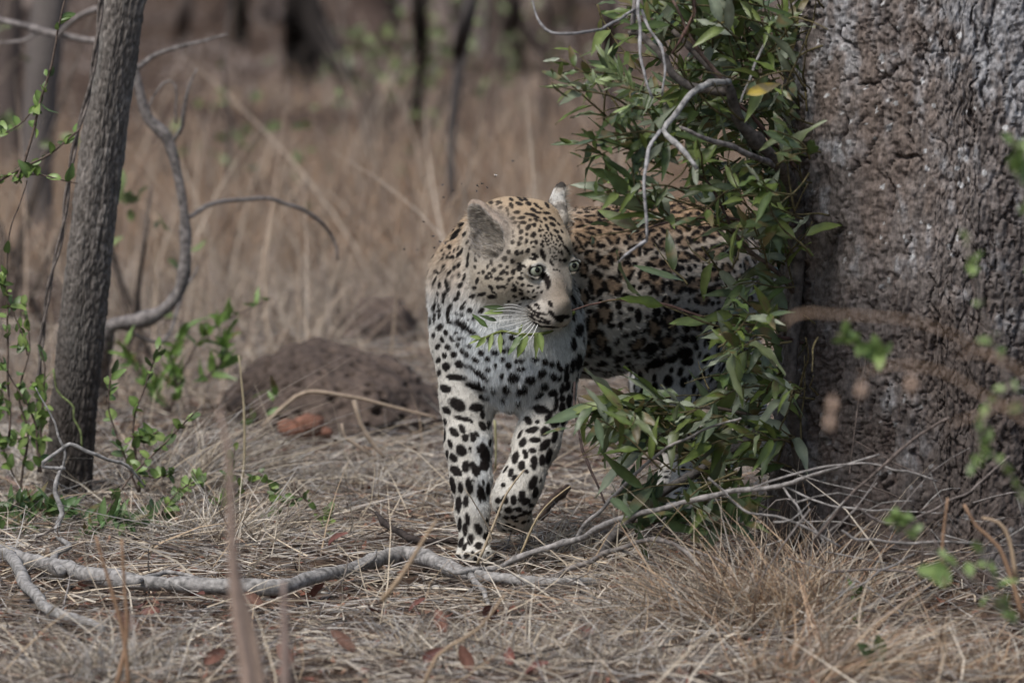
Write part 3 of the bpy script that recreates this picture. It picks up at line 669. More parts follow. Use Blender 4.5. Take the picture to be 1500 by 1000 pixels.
def pc(a, b, k, reg, flow=None):                       # capsule from (px,py,Y,rpx) to (px,py,Y,rpx)
    cap(P(*a[:3]), P(*b[:3]), q_(a[3], a[2]), q_(b[3], b[2]), k, reg, flow)
DOWN = np.array([0, 0, -1.])
HEAD_DIR = np.array([-.607, -.795, 0]); LEFT = np.array([.795, -.607, 0]); BACK = -HEAD_DIR
BR = np.stack([LEFT, HEAD_DIR, np.array([0, 0, 1.])], 1)
# trunk
ell(P(868, 434, 10.84), (.128, .21, .150), .05, 'flank', BACK, BR)
pc((880, 428, 10.86, 105), (985, 406, 11.06, 105), .05, 'flank', BACK)
pc((985, 404, 11.08, 106), (1048, 400, 11.24, 98), .05, 'flank', BACK+DOWN*.3)
pc((960, 445, 10.98, 74), (1030, 430, 11.16, 84), .05, 'flank', BACK+DOWN*.2)
pc((830, 372, 10.74, 46), (900, 364, 10.88, 44), .06, 'flank', BACK)            # withers
# chest, shoulders and neck
ell(P(752, 476, 10.60), (q_(96, 10.6), .13, q_(105, 10.6)), .05, 'chest', DOWN+HEAD_DIR*.3)
pc((748, 540, 10.53, 55), (752, 560, 10.54, 42), .05, 'chest', DOWN)
ell(P(700, 452, 10.64), (q_(67, 10.6), .10, q_(100, 10.6)), .05, 'chest', DOWN)
ell(P(795, 490, 10.57), (q_(50, 10.6), .10, q_(95, 10.6)), .04, 'chest', DOWN)
pc((706, 400, 10.65, 66), (722, 358, 10.62, 55), .06, 'neck', P(640, 500, 10.6)-P(715, 340, 10.55))
pc((745, 430, 10.60, 75), (752, 370, 10.60, 62), .05, 'neck', DOWN)
pc((760, 372, 10.72, 50), (840, 374, 10.80, 48), .06, 'neck', BACK)
# standing front leg
pc((684, 505, 10.60, 50), (684, 585, 10.57, 37), .035, 'legr')
pc((684, 585, 10.57, 37), (686, 650, 10.54, 32), .02, 'legr')
pc((686, 650, 10.54, 32), (690, 700, 10.52, 28), .02, 'legr')
pc((690, 700, 10.52, 28), (692, 750, 10.51, 23), .02, 'legr')
pc((692, 750, 10.51, 23), (694, 795, 10.50, 21), .015, 'legr')
for dx, dy, rr in ((-17, 14, 9.5), (-6, 17, 10.5), (7, 17, 10.5), (18, 14, 9.5)):
    pc((694+dx*.6, 800, 10.49, 13), (694+dx, 800+dy*.9, 10.44+abs(dx)*.0012, rr), .005, 'paw')
# lifted front leg
pc((806, 510, 10.56, 46), (804, 585, 10.55, 35), .03, 'legl')
pc((804, 585, 10.55, 35), (786, 648, 10.51, 31), .02, 'legl')
pc((786, 648, 10.51, 31), (764, 705, 10.46, 28), .02, 'legl')
pc((764, 705, 10.46, 29), (752, 728, 10.45, 29), .02, 'legl')
pc((752, 728, 10.45, 29), (753, 757, 10.51, 22), .018, 'paw', DOWN)
for dx in (-17, -6, 6, 17):
    pc((754+dx*.6, 752, 10.52, 14), (754+dx, 769, 10.55, 9.5), .010, 'paw', DOWN)
# near hind leg
ell(P(1012, 470, 11.05), (.075, .13, .155), .05, 'thigh', DOWN, BR)
pc((990, 520, 11.00, 58), (972, 590, 10.96, 38), .04, 'thigh')
pc((972, 590, 10.96, 37), (1010, 655, 11.10, 24), .03, 'legh')
pc((1010, 655, 11.10, 23), (1004, 712, 11.05, 20), .02, 'legh')
pc((1004, 712, 11.05, 21), (996, 738, 10.96, 16), .02, 'paw')
pc((988, 739, 10.97, 13), (983, 742, 10.93, 11), .015, 'paw')
pc((1006, 739, 10.97, 13), (1002, 743, 10.93, 11), .015, 'paw')
# far hind leg
pc((985, 470, 11.26, 70), (962, 560, 11.24, 36), .04, 'thigh')
pc((962, 560, 11.24, 34), (996, 640, 11.42, 22), .03, 'legh')
pc((996, 640, 11.42, 22), (985, 700, 11.38, 19), .02, 'legh')
pc((985, 700, 11.38, 20), (972, 717, 11.28, 15), .02, 'paw')
# tail, behind
TL = [(1062, 372, 11.34), (1085, 430, 11.48), (1090, 520, 11.55), (1100, 600, 11.60), (1125, 645, 11.66), (1150, 640, 11.72)]
for i in range(5):
    pc((*TL[i], 24-2.2*i), (*TL[i+1], 22-2.2*i), .025, 'flank')
# head (head space: x to the animal's left, y forward, z up)
hd = lambda x, y, z: HV(x, y, z)
ell(H(0, -.026, .026), (.074*HS, .080*HS, .076*HS), .02, 'head', hd(0, -1, .15), HR)
ell(H(0, .022, .036), (.056*HS, .048*HS, .046*HS), .02, 'head', hd(0, -1, .4), HR)
for s in (-1, 1):
    ell(H(s*.050, .012, -.022), (.038*HS, .052*HS, .046*HS), .025, 'head', hd(s*.7, -1, -.2), HR)
    cap(H(s*.026, .050, .046), H(s*.044, .036, .042), .013, .013, .015, 'head', hd(s*.4, -1, .4))      # brow
    cap(H(s*.045, .058, -.004), H(s*.03, .082, -.012), .014, .014, .018, 'head', hd(s*.7, -1, -.2))       # cheekbone
    ell(H(s*.014-.005, .108, -.046), (.022*HS, .034*HS, .025*HS), .012, 'muzzle', hd(s*.9, -.8, -.3), HR)
cap(H(0.002, .050, .024), H(-.004, .121, -.022), .032, .0225, .014, 'bridge', hd(0, -1, .5))
cap(H(-.013, .124, -.027), H(.005, .124, -.027), .0145, .0135, .008, 'nose', hd(0, -.5, 1))
cap(H(0, .040, -.055), H(0, .102, -.070), .036, .020, .018, 'muzzle', hd(0, -1, -.3))
cap(H(.020, .050, .020), H(.002, .096, -.006), .027, .0215, .014, 'bridge', hd(0, -1, .5))
pc((790, 328, 10.53, 32), (811, 362, 10.50, 26), .03, 'head', hd(.3, -1, .4))
pc((824, 402, 10.49, 13), (828, 425, 10.48, 11), .015, 'head', hd(.5, -1, 0))
# ears: cupped shells
EARS = []
def ear(base, tip, face, w, reg, tw=.80, bw=1.02):
    up = tip-base; L = np.linalg.norm(up); up = up/L
    f = face-up*(face @ up); f /= np.linalg.norm(f); sd_ = np.cross(up, f)
    Q = np.stack([sd_, f, up], 1); c = base+up*L*.46
    ell(c-f*.004, (w*tw, .019, L*.57), .008, reg, up, Q)
    ell(base+up*L*.26-f*.003, (w*bw, .022, L*.38), .012, reg, up, Q)
    ell(c+f*.013, (w*tw*.87, .0195, L*.50), .006, reg+'_in', up, Q, sub=True)
    ell(base+up*L*.27+f*.013, (w*bw*.87, .019, L*.33), .006, reg+'_in', up, Q, sub=True)
    EARS.append((c, f, sd_, up, L, w))
e1b, e1t = P(728, 362, 10.48), P(690, 296, 10.49)
ear(e1b, e1t, -CX*.75+CF*.75+CU*.0, q_(33, 10.5), 'ear', .72, 1.02)
e2b, e2t = P(816, 338, 10.61), P(826, 269, 10.60)
ear(e2b, e2t, CX*.95-CF*.25, q_(24, 10.6), 'ear2', .60, 1.5)
# eyes
EYE = [(P(782, 395, 10.39), .0138), (P(835, 388, 10.425), .0132)]
def eye_center(px, py, loc):                          # on the ray of that pixel, at the depth of a head-space point
    w = H(*loc); return P(px, py, w[1])
EC = [eye_center(782.5, 395, (-.036, .066, .022)), eye_center(836.5, 388.5, (.036, .060, .022))]
ER = .0155
for c, s in zip(EC, (-1, 1)):
    ell(c-HV(s*.1, .35, 0)*.012, (.020, .018, .018) if s > 0 else (.022, .020, .020), .008, 'head', HV(s*.5, -1, .1))
for c in EC:
    cap(c+HV(0, .6, 0)*.004, c+HV(0, .6, 0)*.02, ER*.93, ER*1.05, .002, 'eyehole', sub=True)

for c, s in zip(EC, (-1, 1)):
    for a_, b_, z_, rr in ((-1, 0, .0104, .0052), (0, 1, .0104, .0052), (-1, 0, -.0145, .0034), (0, 1, -.0145, .0034)):
        g_ = (CF*.8+HV(0, .6, .2)); g_ /= np.linalg.norm(g_)
        X_ = HV(1, 0, 0); X_ = X_-g_*(X_ @ g_); X_ /= np.linalg.norm(X_); Z_ = np.cross(X_, g_); Z_ = Z_*np.sign(Z_ @ HV(0, 0, 1))
        pt = lambda u: c+X_*u*.0155+Z_*z_*(1-.55*abs(u))+g_*(.0105-.005*abs(u))
        cap(pt(a_), pt(b_), rr*(1-.3*abs(a_)), rr*(1-.3*abs(b_)), .003, 'head', HV(s*.5, -1, .1))
def sdf_mesh(vox):
    pts = []
    for pr in prims:
        if pr[5]: continue
        if pr[0] == 'cap':
            a, b, ra, rb = pr[1]; m = max(ra, rb); pts += [np.minimum(a, b)-m, np.maximum(a, b)+m]
        else:
            c, r, Q = pr[1]; e = np.abs(Q) @ r; pts += [c-e, c+e]
    lo, hi = np.min(pts, 0)-4*vox, np.max(pts, 0)+4*vox
    n = np.ceil((hi-lo)/vox).astype(int)+1
    ax = [lo[i]+np.arange(n[i])*vox for i in range(3)]
    D = np.full(n, .2, np.float32)
    for pr in prims:
        if pr[0] == 'cap':
            a, b, ra, rb = pr[1]; m = max(ra, rb); l, h = np.minimum(a, b)-m, np.maximum(a, b)+m
        else:
            c, r, Q = pr[1]; e = np.abs(Q) @ r; l, h = c-e, c+e
        k = pr[2]; mg = k+3*vox
        i0 = np.maximum(((l-mg-lo)/vox).astype(int), 0); i1 = np.minimum(((h+mg-lo)/vox).astype(int)+2, n)
        if (i1 <= i0).any(): continue
        sl = tuple(slice(i0[i], i1[i]) for i in range(3))
        X = ax[0][sl[0]].astype(np.float32)[:, None, None]; Y = ax[1][sl[1]].astype(np.float32)[None, :, None]; Z = ax[2][sl[2]].astype(np.float32)[None, None]
        d = pdist(pr, X, Y, Z).astype(np.float32); g = D[sl]
        if pr[5]:
            hh = np.maximum(k-np.abs(g+d), 0)/k; D[sl] = np.maximum(g, -d)+hh*hh*k*.25
        else:
            hh = np.maximum(k-np.abs(g-d), 0)/k; D[sl] = np.minimum(g, d)-hh*hh*k*.25
    ins = D < 0
    m = np.zeros(n-1, np.int8)
    for a in (0, 1):
        for b in (0, 1):
            for c in (0, 1):
                m += ins[a:n[0]-1+a, b:n[1]-1+b, c:n[2]-1+c]
    act = (m > 0) & (m < 8); I = np.argwhere(act); idx = np.full(act.shape, -1, np.int32); idx[act] = np.arange(len(I))
    acc = np.zeros((len(I), 3)); cnt = np.zeros(len(I))
    cs = [(a, b, c) for a in (0, 1) for b in (0, 1) for c in (0, 1)]
    for p in cs:
        for ax_ in range(3):
            if p[ax_]: continue
            q = list(p); q[ax_] = 1
            d0 = D[I[:, 0]+p[0], I[:, 1]+p[1], I[:, 2]+p[2]]; d1 = D[I[:, 0]+q[0], I[:, 1]+q[1], I[:, 2]+q[2]]
            cr = (d0 < 0) != (d1 < 0); t = np.where(cr, d0/np.where(cr, d0-d1, 1), 0)
            pos = np.tile(np.array(p, float), (len(I), 1)); pos[:, ax_] = t
            acc += pos*cr[:, None]; cnt += cr
    V = lo+(I+acc/cnt[:, None])*vox; Fs = []
    for ax_ in range(3):
        sA = [slice(None)]*3; sB = [slice(None)]*3; sA[ax_] = slice(0, -1); sB[ax_] = slice(1, None)
        e = ins[tuple(sA)] != ins[tuple(sB)]; E_ = np.argwhere(e)
        flip = ins[tuple(sA)][e]; o = [i for i in range(3) if i != ax_]
        ok = (E_[:, o[0]] > 0) & (E_[:, o[1]] > 0); E_ = E_[ok]; flip = flip[ok]
        qd = []
        for da, db in ((1, 1), (0, 1), (0, 0), (1, 0)):
            c = E_.copy(); c[:, o[0]] -= da; c[:, o[1]] -= db; qd.append(idx[c[:, 0], c[:, 1], c[:, 2]])
        qd = np.stack(qd, 1)
        if ax_ == 1: flip = ~flip
        Fs.append(np.where(flip[:, None], qd, qd[:, ::-1]))
    return V, np.concatenate(Fs)
LV, LF = sdf_mesh(.003)
# normals by accumulating face normals
fn = np.cross(LV[LF[:, 2]]-LV[LF[:, 0]], LV[LF[:, 3]]-LV[LF[:, 1]]); LN = np.zeros_like(LV)
for k in range(4):
    for a in range(3): LN[:, a] += np.bincount(LF[:, k], fn[:, a], len(LV))
LN /= np.linalg.norm(LN, axis=1)[:, None]+1e-12
# region weights and hair flow
W = {}; FLOW = np.zeros_like(LV)
for pr in prims:
    d = pdist(pr, LV[:, 0], LV[:, 1], LV[:, 2]); 
    if pr[5]: d = np.abs(d)
    w = np.exp(-np.maximum(np.abs(d) if pr[5] else d, 0)/.010)
    if pr[5]: w = w*(np.abs(d) < .004)*3
    W[pr[3]] = W.get(pr[3], 0)+w; FLOW += pr[4]*w[:, None]
WT = sum(W.values()); W = {k: v/WT for k, v in W.items()}
def wr(*names): return sum(W.get(n, 0) for n in names)
FLOW += (np.stack([fbm(LV*14+9*i, 2, 40+i) for i in range(3)], 1)-.5)*.35
FLOW -= LN*(FLOW*LN).sum(1)[:, None]; FLOW /= np.linalg.norm(FLOW, axis=1)[:, None]+1e-9
PXv, PYv = proj(LV)
bvh = BVHTree.FromPolygons([tuple(v) for v in LV], [tuple(f) for f in LF])
camp = Vector((0, 0, CZ))
# --- markings
crA = [(260,545,22,15,60),(285,650,20,20,0),(235,650,20,15,70),(190,665,15,12,60),(340,620,28,12,60),(345,725,25,12,70),(300,745,22,12,70),(200,745,25,14,60),(250,800,28,14,50),(350,825,22,12,70),(285,835,15,10,60),(155,800,25,12,-10),(435,650,50,10,80),(430,720,25,12,75),(460,550,25,10,60),(370,590,35,10,65),(510,670,22,10,-70),(505,740,18,10,-70),(505,600,18,6,-80),(545,630,15,6,-60),(430,500,25,10,50),(460,440,15,8,60),(400,420,30,12,55),(330,400,50,12,40),(300,450,40,14,35),(370,330,25,15,40),(235,920,50,18,-75),(160,910,22,12,80),(360,925,25,14,50),(400,840,30,10,75),(125,870,30,8,80),(105,920,30,8,80),(125,780,15,12,80),(540,800,12,10,0),(525,870,22,12,60),(495,945,14,14,0),(340,560,20,8,65),(300,580,20,8,70),(260,600,12,8,60),(230,500,12,8,60),(185,580,10,7,60),(200,620,14,8,60),
(665,700,28,16,95),(715,625,20,18,30),(795,660,24,24,0),(830,590,20,18,90),(868,685,20,18,90),(915,600,24,24,0),(968,595,20,14,80),(755,725,16,16,0),(815,742,12,10,0),(690,775,22,18,60),(630,735,18,10,80),(585,790,14,14,0),(880,785,26,18,85),(770,795,30,18,45),(815,800,22,13,0),(648,805,18,12,0),(620,845,22,20,-30),(665,840,14,12,90),(755,850,30,12,-25),(720,862,24,12,-20),(840,865,16,14,0),(940,740,20,16,0),(975,730,25,12,-40),(780,935,26,12,-20),(730,940,18,12,-30),(660,940,25,12,-30),(885,920,26,14,-50),(915,895,20,10,-50),(970,915,15,15,0),(885,965,24,16,-10),(950,850,30,14,0),(950,965,18,10,-20),(820,905,10,8,0),(870,845,8,8,0),(960,800,12,10,0),(870,500,20,18,45),(935,510,20,16,90),(880,440,12,10,0),(955,460,18,16,90),(935,345,18,12,90),(875,400,14,10,90),(955,395,22,14,70),(765,570,12,10,0),
(765,250,32,18,85),(795,300,26,10,-20),(815,180,24,13,-75),(828,225,26,12,85),(755,160,22,12,10),(860,140,26,18,-50),(935,122,32,16,-10),(740,110,28,12,-10),(910,207,30,14,5),(872,265,24,14,10),(965,260,34,14,10),(890,308,26,10,15),(975,308,30,16,0),(800,40,25,20,0),(670,65,18,14,0),(660,110,20,16,0),(720,130,12,8,0),(600,110,14,10,0),(860,80,20,12,-30),(930,60,26,12,-30)]
crC = [(340,405,36,24,55),(405,380,22,20,90),(358,322,20,14,-20),(325,258,24,14,-10),(460,440,20,14,90),(400,492,32,28,30),(425,575,28,18,90),(318,490,18,14,40),(315,562,24,16,80),(370,578,16,10,40),(335,670,28,18,60),(500,565,15,12,0),(495,612,24,14,-60),(480,505,12,10,90),(502,715,62,25,-70),(415,725,40,16,-30),(390,762,34,12,-8),(400,630,14,12,0),(340,140,32,20,-20),(395,210,34,16,-20),(450,240,28,12,-10),(385,270,30,16,-20),(430,160,30,14,-40),(480,195,24,10,-10),(545,245,40,12,-5),(550,160,36,14,-55),(495,92,18,14,-40),(300,85,30,14,-40),(350,60,50,12,-45),(250,90,30,14,-40),(530,315,24,14,-40),(600,305,34,14,-25),(610,375,34,16,-25),(650,450,32,14,-30),(550,400,30,12,-60),(480,340,22,10,-40),(440,290,30,10,-30),(420,320,25,12,-40),(690,520,30,14,-50),(640,330,20,8,-50),(680,370,25,8,-50),(715,450,25,8,-60),(640,510,18,8,-40),(590,480,20,10,-50),(540,470,14,10,0),(520,500,12,12,0),(560,440,14,8,-50),(480,400,16,8,-70),(500,440,12,8,0),
(715,690,34,12,-75),(680,680,20,8,-60),(650,730,14,8,-60),(580,690,12,8,-60),(610,740,14,8,-50),(590,790,20,10,-70),(610,820,20,10,-60),(640,770,14,8,0),(700,780,18,14,-20),(745,780,26,16,0),(760,640,50,12,-50),(790,680,40,12,-65),(720,570,25,8,-50),(655,888,12,8,0),(625,885,8,7,0),(690,900,7,6,0)]
crC += [(x, y, 11, 8, -40) for x, y in ((545,530),(570,560),(600,540),(620,575),(590,590),(650,600),(670,570),(610,620),(640,640),(580,650),(660,660),(555,600),(540,570),(690,620),(525,540),(630,690),(600,500),(565,500),(660,545),(700,600))]
crD = [(370,412,18,12,0),(320,438,18,10,-10),(390,455,16,10,20),(435,395,10,8,0),(480,385,18,10,50),(440,450,24,7,5),(485,440,14,7,20),(510,405,10,7,50),(550,395,12,7,60),(440,345,18,8,-20),(360,503,12,8,0),(340,480,10,6,0),(265,480,12,8,0),(470,350,10,6,0),(520,360,10,6,0),
(445,530,26,9,-40),(480,560,24,10,-25),(525,578,20,12,-10),(570,590,22,9,-15),(505,508,20,12,-10),(525,537,16,8,-10),(625,500,30,14,-60),(640,590,42,15,-50),(450,580,35,8,-35),(510,605,30,9,-25),(560,630,28,9,-20),(600,645,25,7,0),(470,620,35,8,-30),(530,648,30,8,-18),(590,665,28,7,-5),(610,698,80,6,-3),(510,675,45,7,-30),
(735,612,62,15,4),(700,636,34,16,-15),(572,262,42,24,-58),(602,318,50,20,-88),(380,168,34,11,-32),(355,198,24,18,0)]
crB = [(265,330,40,18,65),(245,400,55,20,88),(260,475,24,22,0),(380,335,28,18,40),(410,290,22,12,55),(455,362,26,24,-30),(565,370,30,18,45),(320,255,26,18,45),(345,205,25,14,80),(480,228,28,18,20),(570,208,38,16,20),(370,120,25,14,60),(500,145,16,16,0),(525,80,25,14,70),(670,230,40,18,0),(690,190,40,8,-40),(660,135,25,12,-40),(160,120,25,14,80),(240,120,60,25,-80),(215,210,25,20,0),(200,265,40,10,85),(145,210,30,12,-70),(165,335,34,12,-65),(110,335,34,12,85),(125,275,25,10,85),(145,375,15,12,0),(155,420,25,15,80),(110,440,50,12,88),(75,470,40,8,88),(165,525,32,24,40),(380,505,70,32,-35),(480,575,50,20,-35),(380,410,18,16,0),(325,395,10,10,0),(440,460,12,10,90),(495,450,20,12,80),(220,582,28,18,-60),(280,640,30,18,-55),(185,650,24,18,-70),(100,610,24,16,80),(145,715,32,18,50),(240,722,28,24,0),(325,585,16,12,0),(350,640,20,14,50),(390,635,18,12,0),(340,700,20,16,0),(455,715,26,18,0),(380,762,22,22,0),(435,795,28,18,-50),(300,793,30,26,20),(205,803,26,22,-60),(150,850,25,20,60),(515,855,40,22,-35),(225,910,38,36,-60),(350,890,40,34,-20),(430,900,60,14,-15),(565,780,30,22,-20),(630,842,28,24,0),(705,780,32,22,-20),(785,757,22,20,0),(830,760,24,14,90),(775,845,24,22,0),(835,905,28,28,20),(705,905,22,14,90),(635,945,26,20,-30),(940,860,50,20,15),(540,975,60,22,-30),(950,940,45,15,10),(150,975,30,20,60),(600,640,20,16,0),(660,660,40,18,-50),(770,580,26,22,0),(770,670,26,22,90),(870,630,30,25,0),(890,700,22,20,0),(960,760,24,20,0)]
crE = [(305,203,85,24,-5),(480,280,78,30,-12),(545,190,70,20,-38),(202,308,45,36,-30),(315,455,75,48,-35),(490,478,60,35,0),(545,540,40,18,-85),(555,385,50,22,-15),(830,208,48,46,20),(980,230,50,30,10),(905,322,45,32,25),(760,318,36,30,90),(640,325,25,18,-50),(720,195,22,18,90),(1110,292,36,34,0),(1085,170,45,32,45),(1115,68,28,26,0),(1175,85,30,20,80),(1025,45,30,20,0),(1230,90,40,14,85),(1190,200,40,25,-60),(1245,215,30,18,60),(1260,130,25,18,0),(1310,120,40,18,80),(1310,200,50,22,85),(1365,100,60,20,85),(1420,60,70,30,85),(1320,285,42,24,75),(1270,310,50,20,80),(1185,345,40,26,35),(1060,375,45,20,30),(1275,395,34,24,85),(1335,420,60,22,85),(1275,480,44,26,85),(1215,460,60,18,80),(1220,370,30,12,80),(1370,300,40,10,80),(1075,495,70,35,-15),(1150,560,55,25,60),(965,600,38,30,-60),(1045,608,22,16,0),(1205,610,46,38,60),(1285,580,60,20,80),(1000,685,52,24,15),(1115,695,42,34,45),(1205,740,60,24,75),(1025,775,46,24,0),(910,800,42,28,50),(1115,820,60,32,50),(1000,870,30,24,0),(935,905,40,18,-70),(1155,900,50,25,75),(845,940,50,26,75),(1090,960,45,22,85),(1015,975,40,25,80),(890,720,45,10,60),
(215,505,40,26,-40),(200,610,30,14,-80),(355,582,55,18,-15),(430,600,40,12,-45),(355,675,38,24,-60),(285,705,50,30,-50),(385,755,34,32,0),(450,750,40,25,-80),(490,720,30,14,-50),(190,740,60,15,85),(250,815,40,18,-75),(350,870,48,44,-45),(560,900,90,40,-75),(500,870,30,12,-80),(610,800,35,12,85),(275,940,38,26,-50),(215,920,50,14,85),(430,860,25,8,-80),(545,650,45,25,-60),(595,640,40,12,85),(870,440,22,20,0),(730,410,26,18,80)]
crF = [(212,165,48,30,-40),(290,130,46,28,90),(360,150,60,22,-75),(395,155,30,14,-80),(440,115,45,35,90),(320,290,56,24,-80),(248,300,40,18,88),(185,275,60,20,-78),(232,435,64,20,88),(293,412,44,20,85),(400,370,48,14,-75),(420,340,65,22,-70),(470,310,50,14,88),(305,560,50,18,-80),(240,600,50,14,88),(200,500,70,12,88),(285,635,48,18,88),(392,635,46,26,-65),(455,695,32,22,60),(330,720,40,24,80),(255,745,38,18,70),(392,770,28,26,30),(280,785,34,12,70),(300,850,26,24,0),(345,833,20,12,90),(225,870,24,22,90),(380,865,32,20,50),(265,908,14,12,0),(210,820,22,10,60),(455,905,25,12,45),(470,830,14,12,0),(350,240,16,8,-60),(435,260,20,8,-80),(458,568,14,14,0),
(693,60,42,20,70),(778,30,34,18,-80),(845,95,50,24,88),(912,75,40,20,80),(965,40,60,20,80),(742,122,36,24,75),(657,177,30,18,70),(688,220,28,18,50),(785,170,18,14,0),(595,278,18,16,0),(838,262,58,28,65),(615,150,30,8,55),(855,340,45,20,75),(900,240,25,8,70),(552,405,22,20,90),(610,400,30,24,90),(680,400,38,22,90),(745,368,44,26,70),(780,415,36,24,35),(820,440,24,18,0),(550,508,22,16,0),(565,470,16,14,90),(640,482,30,24,0),(718,476,28,18,0),(775,500,18,14,0),(810,500,20,14,50),(617,542,20,16,0),(680,540,26,14,0),(735,525,30,8,10),(560,580,20,12,0),(630,605,22,14,0),(700,570,18,8,0),(680,620,18,10,0),(760,580,20,9,30),(800,570,16,10,0),(650,650,20,9,0),(600,640,14,8,0)]
crG = [(95,180,40,25,-10),(185,160,50,25,-10),(265,125,55,25,0),(250,180,35,20,0),(190,225,45,22,-10),(125,275,45,25,-45),(190,290,40,25,-40),(180,370,45,40,0),(250,400,45,40,0),(310,360,40,35,0),(110,330,30,25,0),(205,520,70,45,90),(300,535,60,50,-40),(130,440,50,30,-70),(370,450,60,45,80),(550,525,60,40,-75),(660,530,50,48,0),(760,525,48,45,0),(615,430,50,40,0),(480,480,50,38,80),(250,690,60,48,-70),(180,760,70,35,85),(125,600,55,40,-80),(230,840,60,35,-75),(145,885,50,40,-70),(530,770,60,42,-80),(615,730,60,35,-75),(600,845,45,42,0),(770,730,55,35,85),(800,610,45,35,0),(690,370,50,32,0),(860,470,50,40,0),(540,400,40,30,0),(350,130,50,28,0),(340,200,44,26,-10),(430,150,50,28,0),(420,250,44,34,0),(500,200,50,34,0),(500,300,44,38,0),(600,200,50,34,0),(600,300,44,38,0),(690,200,50,34,0),(700,290,44,38,0),(780,260,44,38,0),(790,360,44,38,0),(420,340,40,34,0),(560,110,50,26,0),(660,100,50,26,0),(760,150,50,30,0),(860,230,50,36,0),(880,340,50,40,0),(900,560,50,40,0)]
crGs = [(370,595,30,22,0),(275,905,34,20,80),(515,890,40,40,0),(540,965,60,35,10),(630,940,45,28,30),(700,910,45,40,0),(545,680,26,26,0),(662,685,34,22,90),(580,740,28,18,90),(715,685,30,25,90),(710,760,30,22,90),(855,835,36,36,0),(905,800,34,30,90),(700,830,28,28,0),(750,830,28,24,90),(860,750,35,30,0),(720,960,40,25,0),(440,700,40,20,90),(330,640,30,20,90),(110,780,35,22,80),(500,640,20,12,0),(840,560,35,25,0),(900,690,35,30,90),(400,600,22,14,0),(340,760,28,18,80),(320,850,26,16,70),(420,800,22,16,60)]
marks = []
for lst, ox, oy, sc in ((crA, 620, 280, .15), (crC, 730, 280, .13), (crD, 700, 360, .17007), (crB, 620, 400, .15), (crE, 620, 520, .16), (crF, 630, 660, .18), (crGs, 820, 280, .26)):
    marks += [(ox+x*sc, oy+y*sc, a*sc, b*sc, t, 0) for x, y, a, b, t in lst]
marks = [m_ for m_ in marks if not (len(marks)-len(crGs) <= marks.index(m_) and m_[0] < 846 and 375 < m_[1] < 480)]
marks += [(820+x*.26, 280+y*.26, a*.26, b*.26, t, 1) for x, y, a, b, t in crG]
BLK = np.zeros(len(LV)); ROS = np.zeros(len(LV))
facing = (LN*(np.array([0, 0, CZ])-LV)).sum(1) > 0
en = fbm(LV*150, 2, 5)-.5                              # ragged edges
cells = {}
ci = np.floor(LV/.05).astype(int)
order = np.lexsort(ci.T); 
for i_, key in enumerate(map(tuple, ci)): cells.setdefault(key, []).append(i_)
cells = {k: np.array(v) for k, v in cells.items()}
def near(p, r):
    c0 = np.floor((p-r)/.05).astype(int); c1 = np.floor((p+r)/.05).astype(int); out = []
    for a in range(c0[0], c1[0]+1):
        for b in range(c0[1], c1[1]+1):
            for c in range(c0[2], c1[2]+1):
                if (a, b, c) in cells: out.append(cells[(a, b, c)])
    if not out: return np.zeros(0, int)
    o = np.concatenate(out); return o[np.linalg.norm(LV[o]-p, axis=1) < r]
def stamp(idx, e, ring, seedv, soft=.16):
    e = e+en[idx]*.9*(.5 if ring else .55)
    if ring:
        th = seedv[1]; gap = .5+.5*np.sin(th*3+seedv[0]*6)
        gap = sst(.0, .22, gap)
        v = (1-sst(.98, 1.18, e))*sst(.38, .58, e)*gap
        ROS[idx] = np.maximum(ROS[idx], 1-sst(.75, 1.1, e))
    else: v = 1-sst(1-soft, 1+soft, e)
    BLK[idx] = np.maximum(BLK[idx], v)
centers = []
for (mx_, my_, a_, b_, t_, ring) in marks:
    d_ = Vector(P(mx_, my_, 10.))-camp; hit = bvh.ray_cast(camp, d_.normalized())
    if hit[0] is None: continue
    p = np.array(hit[0]); s_ = K*p[1]
    a_, b_ = (a_*1.04, b_*1.04) if ring else (a_*1.04, b_*1.04) if mx_ > 850 else (a_*1.18+.35, b_*1.18+.35); rm = max(a_, b_)*s_; centers.append((p, rm)); idx = near(p, rm*2.0+.004); idx = idx[facing[idx]]
    du, dv = PXv[idx]-mx_, -(PYv[idx]-my_); c_, s2 = math.cos(R(t_)), math.sin(R(t_))
    u = (du*c_+dv*s2)/a_; v = (-du*s2+dv*c_)/b_
    stamp(idx, np.sqrt(u*u+v*v), ring, (random.random(), np.arctan2(v, u)))
cpos = np.array([c[0] for c in centers]); crad = np.array([c[1] for c in centers])
NMARK = len(centers)
